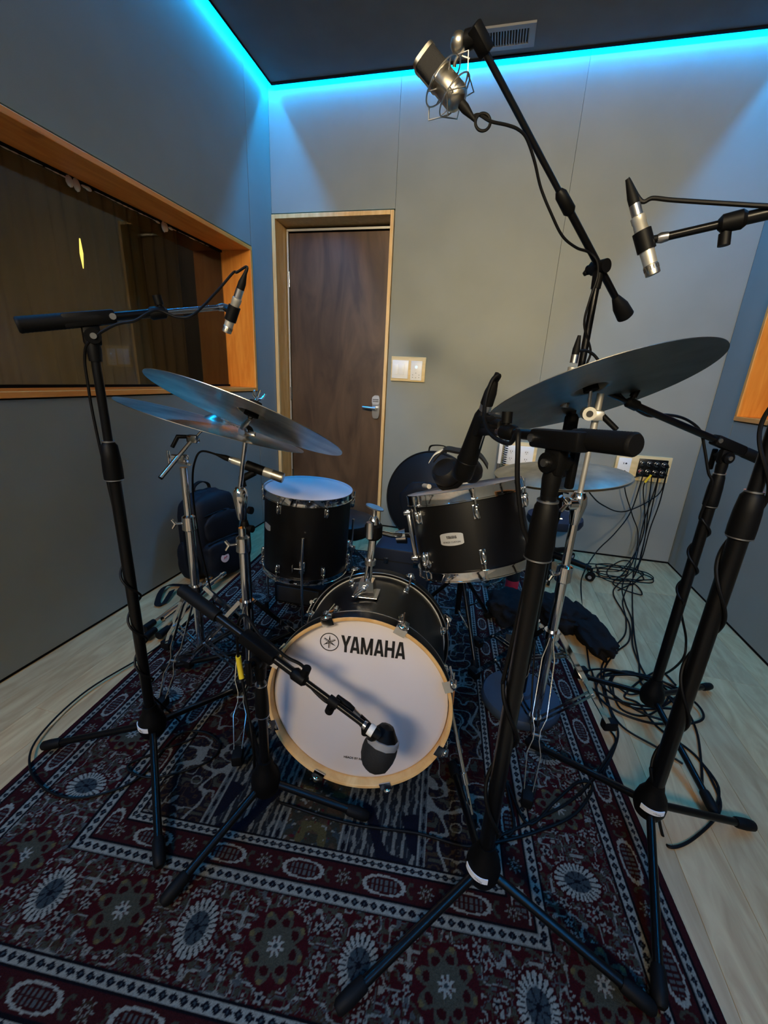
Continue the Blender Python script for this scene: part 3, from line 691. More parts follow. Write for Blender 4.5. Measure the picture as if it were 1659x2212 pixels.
# --- tom microphone stand
CB = (.105, .661); Cf = [fl(732, 2178, .02), fl(1408, 2180, .02), fl(977, 1652, .02)]
zc_ = vz(1183, 948, *CB); cC = V((*CB, zc_)); Ct = at(1375, 961, .575); Chd = at(1082, 932, .80)
dC = (Chd-Ct).normalized()
sC = boom_stand('boom_microphone_stand', 'nearest black stand, fat ribbed grip pointing right, holding the rack tom microphone', CB, Cf, (vz(1148, 1203, *CB), vz(1165, 1081, *CB)), zc_, Ct, Chd, tape=(-.55, -1, 0), split=.90, tailgrip=.10, low_r=.0155, grip_r=.0215, up_r=.0125)
# --- right overhead stand
DB = (.515, .925); Df = [fl(1625, 1785, .02), fl(1140, 1602, .02), fl(1425, 2170, .02)]
zd = 1.412; cD = V((*DB, zd)); Dh = at(1428, 514, 1.0); dD = (Dh-cD).normalized()
sD = boom_stand('boom_microphone_stand', 'black stand on the right edge of the rug, its pole rising out of the frame', DB, Df, (vz(1610, 1163, *DB), vz(1640, 1065, *DB)), zd, cD-dD*.2, Dh, tape=(-.2, -1, 0), split=.62, low_r=.0175, grip_r=.0235, up_r=.0125, boom_r=.0105, cdir=-1)
# --- rear right stand (hi-hat microphone)
EB = (.66, 1.36); Ef = [fl(1533, 1483, .02), fl(1545, 1758, .02), fl(1242, 1457, .02)]
ze = vz(1575, 962, *EB); cE = V((*EB, ze)); Eh = at(1243, 820, 1.22); Et = at(1690, 1020, 1.40); dE = (Eh-cE).normalized()
sE = boom_stand('boom_microphone_stand', 'black stand on the bare floor by the right wall, boom reaching behind the big cymbal', EB, Ef, (vz(1530, 1093, *EB), vz(1552, 1024, *EB)), ze, cE-dE*.20, Eh, split=.66, low_r=.0155, grip_r=.019, up_r=.0115)
# --- floor tom microphone stand (straight)
GB = (-.755, 1.17); t = thing('microphone_stand', 'straight black stand right behind a chrome stand, holding the floor tom microphone', 'microphone stand', (*GB, 0), 'microphone stands around the kit')
g0 = fl(352, 1444, .02); gd = (V((g0.x, g0.y, 0))-V((*GB, 0))); gfe = []
for a_ in (0, 2*PI/3, -2*PI/3): gfe.append(V((GB[0]+gd.x*math.cos(a_)-gd.y*math.sin(a_), GB[1]+gd.x*math.sin(a_)+gd.y*math.cos(a_), .02)))
tripod(t, *GB, gfe)
gz = vz(548, 1030, *GB)
b = MB(); b.tube([(*GB, .14), (*GB, .52)], .0125, 16); b.build('lower_tube', 'black_metal', t)
b = MB(); b.tube([(*GB, .50), (*GB, .52), (*GB, .60), (*GB, .62)], [.014, .0175, .0165, .011], 18); b.build('height_grip', 'black_plastic', t)
b = MB(); b.tube([(*GB, .6), (*GB, gz-.02)], .009, 14); b.build('upper_tube', 'black_metal', t)
for z in (.665, .60):
    b = MB(); b.cyl((GB[0], GB[1]-.008, z), (GB[0]+.03, GB[1]-.012, z), .0045, seg=10); b.cyl((GB[0]+.026, GB[1]-.012, z), (GB[0]+.038, GB[1]-.013, z), .0125, seg=16); b.build('clamp_knob', 'rubber', t)
m0 = at(505, 995, 1.17); m1 = at(612, 1033, 1.20); md = (m1-m0).normalized(); mc = m0.lerp(m1, .42)
b = MB(); sd = md.cross(UP).normalized(); b.tube([(*GB, gz-.03), V((*GB, gz-.005)), mc-UP*.014], [.014, .013, .011], 14); b.tube([mc-md*.028, mc+md*.032], [.0165, .0155], 18); b.build('mic_clip', 'black_plastic', t)
t = thing('floor_tom_microphone', 'silver and black handheld style microphone pointing at the floor tom', 'microphone', m0)
b = MB(); b.tube([m0-md*.005, m0+md*.09], [.0115, .0135], 18); b.build('mic_body', 'nickel_white', t)
b = MB(); b.tube([m0+md*.09, m0+md*.095, m1-md*.038], [.0135, .0152, .0158], 20); b.build('mic_collar', 'nickel_white', t)
b = MB(); b.tube([m1-md*.038, m1-md*.004, m1], [.0158, .0175, .016], 20); b.build('mic_grille', 'nickel', t)

# --- central tall stand on round base
FB = (.233, 1.31); t = thing('round_base_stand', 'tall black stand on a round iron base, long boom rising to the ceiling', 'microphone stand', (*FB, RZ), 'microphone stands around the kit')
b = MB(); b.lathe([(.001, .0), (.133, .0), (.137, .006), (.137, .026), (.131, .034), (.035, .040), (.03, .052), (.001, .052)], (*FB, RZ), UP, 56); b.build('round_base', 'base_enamel', t)
zf = vz(1280, 578, *FB); cFv = V((*FB, zf))
b = MB(); b.tube([(*FB, .05), (*FB, .95)], .0135, 18); b.build('lower_tube', 'black_metal', t)
b = MB(); b.tube([(*FB, .92), (*FB, .93), (*FB, 1.02), (*FB, 1.03)], [.0145, .020, .019, .012], 18); b.build('height_grip', 'black_plastic', t)
b = MB(); b.tube([(*FB, 1.0), (*FB, zf-.01)], .0095, 14); b.build('upper_tube', 'black_metal', t)
Fh = at(1037, 92, 1.06); dF = (Fh-cFv).normalized(); Fw = cFv-dF*.125
sF = dF.cross(UP).normalized(); uF = sF.cross(dF)
b = MB(); b.cyl(cFv-sF*.022, cFv+sF*.022, .0165, seg=20); b.tube([cFv-UP*.05, cFv-UP*.01], [.012, .014], 14); cl = b.build('swivel_clamp', 'black_plastic', t)
b = MB(); b.tube([cFv+sF*.02, cFv+sF*.036], [.009, .012], 14); b.box(cFv+sF*.038+uF*.006, (.012, .01, .042), rot=(dF, sF, uF), bev=.003); b.build('tension_lever', 'black_plastic', cl)
pm = cFv.lerp(Fh, .36)
b = MB(); b.tube([Fw, pm], .0088, 14); bmF = b.build('boom', 'black_metal', t)
b = MB(); b.tube([pm, Fh], .0066, 14); b.build('boom_extension', 'black_metal', t)
b = MB(); b.tube([pm-dF*.035, pm-dF*.028, pm+dF*.015, pm+dF*.025], [.0095, .0145, .0135, .008], 16); b.build('boom_clutch', 'black_plastic', bmF)
b = MB(); b.tube([Fw-dF*.045, Fw-dF*.040, Fw-dF*.005, Fw+dF*.022, Fw+dF*.028], [.014, .0215, .0195, .011, .009], 20); b.build('counterweight', 'rubber', bmF)
# large condenser in shock mount
q0 = at(916, 126, 1.08); q1 = at(998, 226, 1.08); qd = (q1-q0).normalized(); hd = at(1008, 88, 1.07)
b = MB(); b.box(Fh+UP*.004, (.03, .022, .05), rot=(sF, uF, dF), bev=.005); b.tube([Fh+UP*.012, hd], [.0135, .0165], 18); b.build('mount_joint', 'black_plastic', bmF)
b = MB(); b.ball(at(990, 92, 1.07), .016, (1, 1, 1.1)); b.build('joint_knob', 'nickel', bmF)
t = thing('large_condenser_microphone', 'large silver grey side address studio microphone hanging high in a wire shock mount', 'microphone', q0)
fx, fy, fz = frame(qd, V((0, -1, 0)))
def rsec(b, z0, z1, hw, hd_, r=.45):
    pts = []
    for k in range(40):
        a_ = 2*PI*k/40; ca, sa = math.cos(a_), math.sin(a_); pts.append((math.copysign(abs(ca)**r, ca)*hw, math.copysign(abs(sa)**r, sa)*hd_))
    return b.poly(pts, q0+qd*z0, fx, fy, z1-z0)
Lm = (q1-q0).length
b = MB(); b.lathe([(.001, Lm*.42), (.0235, Lm*.42), (.0255, Lm*.45), (.0255, Lm*.84), (.021, Lm*.93), (.013, Lm*.98), (.001, Lm)], q0, qd, 32); b.build('mic_body', 'nickel', t)
b = MB(); rsec(b, .004, Lm*.42, .0245, .0205); b.build('mic_grille', 'charcoal_foam', t)
b = MB()
rsec(b, -.002, .006, .026, .022); rsec(b, Lm*.40, Lm*.45, .0268, .0245, .7)
for sg in (-1, 1): b.tube([q0+fx*sg*.0245, q0+qd*Lm*.42+fx*sg*.0245], .003, 8)
b.build('grille_frame', 'nickel', t)
sm = thing('shock_mount', 'spidery wire shock mount cradle around the high large microphone', 'shock mount', hd)
b = MB()
for z, R_ in ((.50, .046), (.80, .040)): b.ring(q0+qd*Lm*z, qd, R_, .0016, 32, 6)
for k in range(4):
    a_ = k*PI/2+.4; d1 = fx*math.cos(a_)+fy*math.sin(a_); a2 = a_+PI/4; d2 = fx*math.cos(a2)+fy*math.sin(a2)
    b.tube([q0+qd*Lm*.50+d1*.046, q0+qd*Lm*.62+d1*.062, q0+qd*Lm*.80+d1*.040], .0016, 6)
    b.tube([q0+qd*Lm*.80+d1*.040, q0+qd*Lm*.97+d2*.036, q0+qd*Lm*.80+(fx*math.cos(a_+PI/2)+fy*math.sin(a_+PI/2))*.040], .0014, 6)
b.build('wire_cage', 'nickel', sm)
b = MB(); 
for k in range(8):
    a_ = k*PI/4+.2; d1 = fx*math.cos(a_)+fy*math.sin(a_); zz = .5 if k % 2 else .8; b.tube([q0+qd*Lm*zz+d1*(.046 if k % 2 else .04), q0+qd*Lm*(zz+.04)+d1*.0255], .0012, 6)
b.build('elastic', 'grey_plastic', sm)
b = MB(); b.tube(smooth_path([hd-UP*.01, at(986, 128, 1.075), q0+qd*Lm*.5-UP*.0+fx*.03+fy*.0], 5), .004, 8); b.tube([at(986, 118, 1.073), q0+qd*Lm*.5+fx*.044], .002, 6); b.tube([at(990, 118, 1.073), q0+qd*Lm*.62+fx*.058], .002, 6); b.build('yoke', 'nickel', sm)

# small diaphragm overheads
def sdc(label, top, tip, r=.0112):
    top, tip = V(top), V(tip); d = (tip-top).normalized(); L = (tip-top).length
    t = thing('pencil_microphone', label, 'microphone', top)
    b = MB(); b.lathe([(r*.7, 0), (r, .002)]+[(r*(.9 if k % 2 else 1), .012+.022*(k//2)+.002*(k % 2)) for k in range(4)]+[(r, L*.6), (r*.96, L*.82)], top, d, 24); b.build('mic_body', 'nickel_white', t)
    b = MB(); b.lathe([(r*.96, L*.82), (r*1.02, L*.83), (r*1.02, L*.99), (r*.8, L), (.0005, L)], top, d, 24); cp = b.build('capsule', 'nickel', t)
    b = MB()
    for k in range(16):
        a_ = 2*PI*k/16; X_, Y_, _ = frame(d); b.box(top+d*L*.88+(X_*math.cos(a_)+Y_*math.sin(a_))*r*1.02, (.0012, .001, L*.07), rot=(-X_*math.sin(a_)+Y_*math.cos(a_), X_*math.cos(a_)+Y_*math.sin(a_), d))
    o = b.build('slots', 'print_black', cp, smooth=False); o['kind'] = 'stuff'
    return t, top, d
def clip_on(stand, head, mp, md, r=.0112):
    b = MB(); b.tube([V(mp)-md*.018, V(mp)+md*.018], r*1.28, 18); b.tube([V(head), V(mp)], [.006, .008], 10); b.build('mic_clip', 'black_plastic', stand)
Lt, Lb = at(513, 643, .99), at(489, 718, .99)
sdc('silver pencil microphone at left, in front of the window frame, pointing down', Lt, Lb); clip_on(sA[0], sA[5], Lt.lerp(Lb, .45), (Lb-Lt).normalized())
Rt, Rb = at(1377, 466, 1.0), at(1411, 594, 1.0)
sdc('silver pencil microphone at upper right against the wall, pointing down', Rt, Rb, .0125); clip_on(sD[0], sD[5], Rt.lerp(Rb, .42), (Rb-Rt).normalized(), .0125)
Ht, Hb = at(1237, 792, 1.22), at(1218, 880, 1.22)
sdc('pencil microphone mostly hidden behind the large right cymbal', Ht, Hb); clip_on(sE[0], sE[5], Ht.lerp(Hb, .4), (Hb-Ht).normalized())

# rack tom microphone
T0, T1 = at(1046, 888, .93), at(1000, 1022, .985); td = (T1-T0).normalized()
t = thing('tom_microphone', 'long black studio microphone slanting down over the rack tom', 'microphone', T0)
b = MB(); b.lathe([(.010, -.004), (.0135, .0), (.0175, .012), (.0195, .05), (.0215, .09), (.0238, .125), (.0245, .155), (.0235, .170), (.020, .176), (.001, .178)], T0, td, 36); b.build('mic_body', 'black_plastic', t)
b = MB(); b.ring(T0+td*.124, td, .0238, .0012, 36, 6); b.build('body_ring', 'black_metal', t)
b = MB(); X_, Y_, _ = frame(td); b.box(T0+td*.06-Y_*.018-X_*.006, (.0035, .004, .07), rot=(X_, Y_, td), bev=.001); b.build('side_rail', 'steel', t)
cp = T0+td*.035
b = MB(); b.box(cp+dC*(-.012)-td*.0, (.028, .034, .05), rot=(dC, dC.cross(td).normalized(), td), bev=.006)
for k in range(3): b.tube([Chd+V((0, 0, .006*k)), cp-dC*.01+td*(.012-.014*k)], [.0085, .0095], 10)
b.box(Chd.lerp(cp, .35)+UP*.018, (.034, .016, .012), rot=(dC, dC.cross(UP).normalized(), UP), bev=.004); b.build('mic_clip', 'rubber', sC[0])
b = MB(); b.box(Chd.lerp(cp, .35)+UP*.030, (.024, .012, .004), rot=(dC, dC.cross(UP).normalized(), UP), bev=.0015); b.build('clip_lever', 'steel', sC[0])
# bass drum microphone
K0 = at(838, 1566, .70); K1 = at(806, 1660, .665); kd = (K1-K0).normalized(); KL = (K1-K0).length
t = thing('bass_drum_microphone', 'egg shaped black microphone with grey band in front of the drum head', 'microphone', K0.lerp(K1, .5))
def hexlathe(b, prof, o, n, seg): b.lathe(prof, o, n, seg)
prof = [(.001, 0), (.016, .004), (.026, .018), (.0335, .036), (.0365, KL*.42), (.0375, KL*.55), (.0365, KL*.72), (.030, KL*.90), (.018, KL*1.0), (.001, KL*1.02)]
hw = 1.0
b = MB(); hexlathe(b, [(r_*hw, h_) for r_, h_ in prof if h_ <= KL*.30]+[(.0345, KL*.30)], K0, kd, 10); b.build('rear_shell', 'black_plastic', t)
b = MB(); hexlathe(b, [(.034, KL*.26), (.0358, KL*.27), (.0372, KL*.40), (.036, KL*.41)], K0, kd, 10); b.build('grey_band', 'grey_plastic', t)
b = MB(); hexlathe(b, [(.0355, KL*.40), (.0375, KL*.48), (.0382, KL*.6), (.0365, KL*.76), (.031, KL*.9), (.020, KL), (.001, KL*1.02)], K0, kd, 10); b.build('front_grille', 'charcoal_foam', t)
kc = K0+kd*KL*.40-V((1, 0, 0))*.034; 
b = MB(); b.tube([sB[5]-dB*.005, sB[5]+dB*.02, kc+V((.006, 0, 0))], [.0105, .0115, .009], 14); b.build('swivel_mount', 'black_plastic', t)
b = MB(); b.tube([sB[5]+dB*.002, sB[5]+dB*.014], .0122, 16); b.build('white_tag', 'white_plastic', t)
xk0 = at(752, 1527, .69); xk1 = at(790, 1566, .69)
b = MB(); b.tube([xk1+(xk0-xk1)*.45, xk1, kc+V((-.004, 0, .012))], [.0095, .0115, .009], 14); b.build('socket_arm', 'black_plastic', t)

# ================================================================== DRUMS
def hoopband(b, c, n, R, h, th=.0022, flare=.004):
    # triple flanged steel hoop : outward lips at both edges
    b.lathe([(R, 0), (R+flare, 0), (R+flare, th), (R+th, th+.001), (R+th, h-.004), (R+flare*.8, h-.002), (R+flare*.8, h), (R, h)], c, n, 72, close=True)
def lug(b, p, out, ax, sgn):
    """p on shell, ax along the drum axis towards its hoop (sgn gives direction)"""
    tn = ax.cross(out).normalized()
    b.ball(p+out*.008, .012, (.62, .75, 1.65), rot=(tn, out, ax), seg=12, rings=8)
    b.ball(p+out*.010+ax*sgn*.012, .008, (.8, 1.0, 1.0), rot=(tn, out, ax), seg=10, rings=6)
    b.box(p+out*.001, (.016, .004, .036), rot=(tn, out, ax), bev=.0015)
def badge(parent, c, out, ax, R, sc=1.0, txt=True):
    tn = ax.cross(out).normalized()
    b = MB(); n = 14; vs = []; cols = []
    W, H_ = .030*sc, .0165*sc
    for j, dr_ in ((0, .0004), (1, .0022)):
        for i in range(n+1):
            a_ = -1+2*i/n; xx = a_*W; hh = H_*(1-.22*a_*a_)*(1.0 if abs(a_) < .97 else .86); an = xx/R
            o_ = out*(math.cos(an)*(R+dr_))+tn*(math.sin(an)*(R+dr_))
            for sg in (-1, 0, 1): vs.append(V(c)+o_+ax*hh*sg*(1 if sg else 1))
    m_ = (n+1)*3
    fs = [(i*3+k, (i+1)*3+k, (i+1)*3+k+1, i*3+k+1) for i in range(n) for k in range(2)]+[(m_+i*3+k, m_+(i+1)*3+k, m_+(i+1)*3+k+1, m_+i*3+k+1) for i in range(n) for k in range(2)]
    fs += [(i*3, (i+1)*3, m_+(i+1)*3, m_+i*3) for i in range(n)]+[(i*3+2, (i+1)*3+2, m_+(i+1)*3+2, m_+i*3+2) for i in range(n)]+[(k, k+1, m_+k+1, m_+k) for k in range(2)]+[(n*3+k, n*3+k+1, m_+n*3+k+1, m_+n*3+k) for k in range(2)]
    b.add(vs, fs); bd = b.build('badge', 'badge_silver', parent)
    if txt:
        o_ = V(c)+out*(R+.0026)
        brand(bd, o_-tn*.013*sc+ax*.0015*sc, tn, ax, .0075*sc, .0003)
        text_polys('badge_writing', 'STAGE CUSTOM', o_-ax*.0075*sc, tn, ax, .0062*sc, 'print_black', bd, .0001)
    return bd
def brand(parent, o, X, Y, h, depth):
    """the maker's name as on the drum: wide black capitals"""
    A = [[(0, 0), (.18, 0), (.335, .80), (.335, 1), (.215, 1)], [(.67, 0), (.49, 0), (.335, .80), (.335, 1), (.455, 1)], [(.20, .17), (.47, .17), (.435, .34), (.235, .34)]]
    Yl = [[(0, 1), (.20, 1), (.335, .62), (.335, .38), (.245, .38)], [(.67, 1), (.47, 1), (.335, .62), (.335, .38), (.425, .38)], [(.245, 0), (.425, 0), (.425, .40), (.245, .40)]]
    M_ = [[(0, 0), (.17, 0), (.17, 1), (0, 1)], [(.80, 0), (.63, 0), (.63, 1), (.80, 1)], [(.0, 1), (.19, 1), (.47, .0), (.33, 0)], [(.80, 1), (.61, 1), (.33, .0), (.47, 0)]]
    H_ = [[(0, 0), (.18, 0), (.18, 1), (0, 1)], [(.46, 0), (.64, 0), (.64, 1), (.46, 1)], [(.1, .41), (.54, .41), (.54, .59), (.1, .59)]]
    b = MB(); x = 0
    for L_, wd in ((Yl, .63), (A, .72), (M_, .88), (A, .72), (H_, .70), (A, .67)):
        for pl in L_: b.poly([((x+p[0])*h*.84, p[1]*h) for p in pl], o, X, Y, depth)
        x += wd
    return b.build('brand_name', 'print_black', parent, smooth=False)

TOWARD = lambda c: (CAM-V(c))
def drum(name, label, c, n, r, depth, nl, a0, badge_at=None, lugz=.055, legs=None, headmat='head_white'):
    c = V(c); n = V(n).normalized(); f = TOWARD(c); f = (f-n*f.dot(n)).normalized(); rt = -n.cross(f).normalized(); rt = f.cross(n).normalized()*-1
    if rt.dot(CR) < 0: rt = -rt
    t = thing(name, label, 'drum', c-n*depth)
    dirn = lambda a: f*math.cos(a)+rt*math.sin(a)
    rs = r*.945; c2 = c-n*depth; hh = .030
    b = MB(); b.lathe([(rs, .012), (rs, depth-.012), (rs-.006, depth-.008), (rs-.006, .008)], c2, n, 80, close=True); b.build('shell', 'shell_black', t)
    b = MB(); b.lathe([(.001, -.0065), (rs-.004, -.0065), (rs+.004, -.010), (rs+.004, -.018), (.001, -.0085)], c, n, 72); b.build('batter_head', headmat, t)
    b = MB(); b.lathe([(.001, .0085), (rs+.004, .010), (rs+.004, .016), (.001, .0105)], c2, n, 72); b.build('resonant_head', 'head_clear', t)
    b = MB(); hoopband(b, c-n*hh, n, rs+.004, hh); h1 = b.build('hoop', 'chrome', t)
    b = MB(); hoopband(b, c2, n, rs+.004, hh*.8); h2 = b.build('hoop', 'chrome', t)
    for k in range(nl):
        a = a0+2*PI*k/nl; o = dirn(a)
        for end, ax in ((c, n), (c2, -n)):
            p = end-ax*lugz+o*rs; 
            b = MB(); lug(b, p, o, ax, 1); lg = b.build('lug', 'chrome', t)
            b = MB(); b.tube([p+o*.011+ax*.012, p+o*.013+ax*(lugz-.012), p+o*.013+ax*(lugz-.002)], [.0026, .0026, .0042], 8); b.box(p+o*.010+ax*(lugz-.026), (.016, .012, .004), rot=(ax.cross(o).normalized(), o, ax), bev=.001); b.build('tension_rod', 'chrome', lg)
    return t, c, c2, n, dirn, rs
# floor tom
ft, c, c2, n, dr_, rs = drum('floor_tom', 'black floor tom with white head on chrome legs, left of the bass drum', (-.688, 1.55, .655), (.055, .0, 1), .188, .362, 6, math.radians(-37))
badge(ft, c-n*.150, dr_(math.radians(-62)), n, rs, .85, False)
for deg in (-4, 100, -118):
    o = dr_(math.radians(deg)); p = c2+n*.085+o*(rs+.016)
    b = MB(); b.box(p-o*.006, (.026, .020, .055), rot=(n.cross(o).normalized(), o, n), bev=.006); b.ball(p+n*.0, .012, seg=12, rings=8); br = b.build('leg_bracket', 'chrome', ft)
    b = MB(); b.tube([p+o*.012-n.cross(o)*.0, p+o*.012-n.cross(o)*.03], [.004, .004], 8); b.box(p+o*.012-n.cross(o)*.036, (.005, .012, .034), rot=(n.cross(o).normalized(), o, n), bev=.002); b.build('wing_screw', 'chrome', br)
    tp = p+o*.010+n*.13; bt = V((p.x+o.x*.012, p.y+o.y*.012, .05)); b = MB(); b.tube([tp, p+o*.010, bt+UP*.05, bt+V((o.x, o.y, 0))*.012], .0052, 12); lg = b.build('leg', 'chrome', ft)
    b = MB(); b.tube([bt+V((o.x, o.y, 0))*.010+UP*.012, bt+V((o.x, o.y, 0))*.013-UP*(.05-RZ)], [.0085, .012], 14); b.build('rubber_foot', 'rubber', lg)
# rack tom
rtm, rc, rc2, rn, rdir, rrs = drum('rack_tom', 'black rack tom with white head and silver badge mounted over the bass drum, tilted', (-.045, 1.14, .826), (-.28, .17, 1), .162, .228, 6, math.radians(-52), lugz=.058)
badge(rtm, rc-rn*.118, rdir(math.radians(-18)), rn, rrs, 1.0, True)
b = MB(); b.cyl(rc2+rn*.045+rdir(math.radians(-50))*(rrs+.001), rc2+rn*.045+rdir(math.radians(-50))*(rrs+.003), .012, seg=20); b.build('air_vent', 'chrome', rtm)
# bass drum
kc_, kn = V((-.235, .818, .302)), V((.119, -.984, .129)).normalized(); kx, ky, _ = frame(kn); KR = .241; KD = .385
kt = thing('bass_drum', 'black bass drum with maple edged hoop and printed white front head', 'drum', (kc_.x, kc_.y+.15, 0))
def kp(x, y, z=0): return kc_+kx*x+ky*y+kn*z
b = MB(); b.lathe([(KR-.016, -.036), (KR-.016, -KD+.03), (KR-.022, -KD+.03), (KR-.022, -.036)], kc_, kn, 96, close=True); b.build('shell', 'shell_black', kt)
def whoop(z0, z1, front):
    b = MB(); ri, ro = KR-.0095, KR
    s0 = (z1-z0)
    b.mat(0); b.lathe([(ro, 0), (ro, s0-.002)], kp(0, 0, z0), kn, 96)
    # natural maple on the inside and the front edge
    b = MB(); seg = 96; prof = [(ro, 0.0), (ro, s0-.002), (ro-.001, s0), (ri+.001, s0), (ri, s0-.001), (ri, 0)]; X_, Y_, Z_ = kx, ky, kn; o_ = kp(0, 0, z0); vs = []
    for k in range(seg):
        a_ = 2*PI*k/seg; d_ = X_*math.cos(a_)+Y_*math.sin(a_); vs += [o_+d_*r_+Z_*h_ for r_, h_ in prof]
    P_ = len(prof); mats = [0, 1, 1, 1, 1, 0]
    if not front: mats = [0, 0, 0, 0, 0, 0]
    for i in range(P_):
        b.mat(mats[i]); k0 = len(b.v)
        if i == 0: b.v += vs; base = 0
        for k in range(seg):
            k2 = (k+1) % seg; j = (i+1) % P_; b.f.append((k*P_+i, k2*P_+i, k2*P_+j, k*P_+j)); b.m.append(b.mi)
    return b.build('hoop', ['shell_black', 'maple_hoop'], kt, angle=50)
hf = whoop(-.040, 0, True); whoop(-KD, -KD+.038, False)
b = MB(); b.ring(kp(0, 0, -.0412), kn, KR-.0002, .0016, 96, 6); b.build('edge_glint_ring', 'steel', kt)  # steel rings drawn as the light glinting on the hoops' back edges
b = MB(); b.ring(kp(0, 0, -KD+.0395), kn, KR-.0002, .0016, 96, 6); b.build('edge_glint_ring', 'steel', kt)
b = MB(); b.lathe([(.001, -.020), (KR-.024, -.020), (KR-.012, -.026), (KR-.011, -.034), (.001, -.0215)], kc_, kn, 96); hdp = b.build('front_head', 'head_white', kt)
b = MB(); b.lathe([(.001, -KD+.020), (KR-.012, -KD+.024), (KR-.012, -KD+.030), (.001, -KD+.022)], kc_, kn, 72); b.build('batter_head', 'head_clear', kt)
brand(hdp, kp(-.0545, .134, -.0195), kx, ky, .0455, .0006)
# tuning fork emblem in its ring
lc = kp(-.084, .157, -.0194)
b = MB(); b.lathe([(.0225, 0), (.0247, 0), (.0247, .0006), (.0225, .0006)], lc, kn, 48, close=True)
for k in range(3):
    a_ = PI/2+k*2*PI/3; d_ = kx*math.cos(a_)+ky*math.sin(a_); e_ = kn.cross(d_).normalized()
    for sg in (-1, 1): b.poly([(-.0165, .0010*sg-.0007), (.0045, .0010*sg*1.6-.0007), (.0045, .0010*sg*1.6+.0007), (-.0165, .0010*sg*1.9+.0007)], lc, d_, e_, .0006)
    b.poly([(.0045, -.0024), (.0095, -.0016), (.0185, 0), (.0095, .0016), (.0045, .0024), (.006, 0)], lc, d_, e_, .0006)
b.build('emblem', 'print_black', hdp, smooth=False)
text_polys('head_writing', 'HEADS BY REMO', kp(.0, -.1695, -.0196), kx, ky, .0085, 'print_black', hdp, .0002, bold=.0002)
for k in range(8):
    a = math.radians(22.5+45*k-1); d_ = kx*math.cos(a)+ky*math.sin(a); e_ = kn.cross(d_).normalized()
    for z0, sg in ((0, 1), (-KD, -1)):
        zz = z0; q = lambda r_, z_: kc_+d_*r_+kn*(zz+sg*z_)
        b = MB(); b.strip([q(KR-.013, .001), q(KR-.013, .0035), q(KR+.004, .004), q(KR+.009, -.006), q(KR+.011, -.030)], e_, d_, .030, .003)
        b.tube([q(KR+.012, .004), q(KR+.013, -.012)], [.0065, .0085], 12); b.ball(q(KR+.008, -.004), .012, (1.2, .6, 1.1), rot=(e_, d_, kn), seg=12, rings=8)
        cw = b.build('claw', 'chrome', kt)
        b = MB(); b.tube([q(KR+.012, -.01), q(KR+.006, -.085)], .003, 8); b.tube([q(KR+.0125, .004)-e_*.013, q(KR+.0125, .004)+e_*.013], .003, 8) if a_ < -9 else None; b.build('tension_rod', 'chrome', cw)
        b = MB(); pl = q(KR-.016, -.085); lug(b, pl, d_, kn*sg, 1); b.build('lug', 'chrome', kt)
# tom mount on top of the bass drum
mt0 = kp(-.02, KR-.015, -.19)
tmn = thing('tom_holder', 'chrome tom holder rising from the bass drum shell to the rack tom', 'tom holder', mt0)
upk = ky; pv = V((0, 0, 1)); 
b = MB(); 
vs = []
for (w1, w2, h) in ((.026, .030, .0), (.019, .022, .045)):
    for sx, sy in ((-1, -1), (1, -1), (1, 1), (-1, 1)): vs.append(mt0+kx*sx*w1+kn*sy*w2+upk*h)
b.add(vs, [(3, 2, 1, 0), (4, 5, 6, 7)]+[(i, (i+1) % 4, 4+(i+1) % 4, 4+i) for i in range(4)]); b.build('base_block', 'chrome', tmn, smooth=False)
b = MB(); b.box(mt0+upk*.004, (.072, .003, .078), rot=(kx, upk, kn), bev=.001); b.build('base_plate', 'dark_chrome', tmn, smooth=False)
b = MB(); b.tube([mt0+kn*.03+upk*.03+kx*(-.005), mt0+kn*.045+upk*.03+kx*(-.005)], [.006, .006], 10); b.box(mt0+kn*.048+upk*.022+kx*(-.012), (.042, .008, .012), rot=((kx+upk*.9).normalized(), kn, (upk-kx*.9).normalized()), bev=.003); b.build('wing_bolt', 'chrome', tmn)
ptop = mt0+UP*.185+V((.012, .004, 0))
b = MB(); b.tube([mt0+upk*.03, ptop], .0110, 20); b.build('post', 'chrome', tmn)
b = MB(); b.tube([mt0.lerp(ptop, .52), mt0.lerp(ptop, .60)], .0155, 20); b.build('memory_clamp', 'steel', tmn)
b = MB(); b.tube([ptop-UP*.012, ptop-UP*.004, ptop+UP*.028, ptop+UP*.034], [.017, .0245, .0245, .019], 24); b.build('ball_housing', 'black_plastic', tmn)
b = MB(); b.tube([ptop+UP*.03, ptop+UP*.045, ptop+UP*.056], [.018, .014, .007], 20); b.tube([ptop-UP*.02+V((-.003, -.026, .02)), ptop+V((-.003, -.026, .045))], [.011, .011], 14); b.build('clamp_cap', 'chrome', tmn)
b = MB(); b.tube([ptop+UP*.056, ptop+UP*.072], .005, 10); pts = [(.026*math.cos(2*PI*k/24), .011*math.sin(2*PI*k/24)) for k in range(24)]; b.poly(pts, ptop+UP*.078, V((1, 0, -.25)).normalized(), V((.1, .95, .2)).normalized(), .004); b.build('wing_key', 'steel', tmn)
ta = rc-rn*.115+rdir(math.radians(-88))*(rrs+.016)
b = MB(); b.tube([ptop+UP*.012, ptop.lerp(ta, .5), ta], [.0075, .0075, .0075], 14); b.build('tom_arm', 'chrome', tmn)
b = MB(); b.tube([ta-rdir(math.radians(-88))*-.040, ta-rdir(math.radians(-88))*-.012], [.0175, .0225], 20); b.build('arm_clamp', 'chrome', tmn)
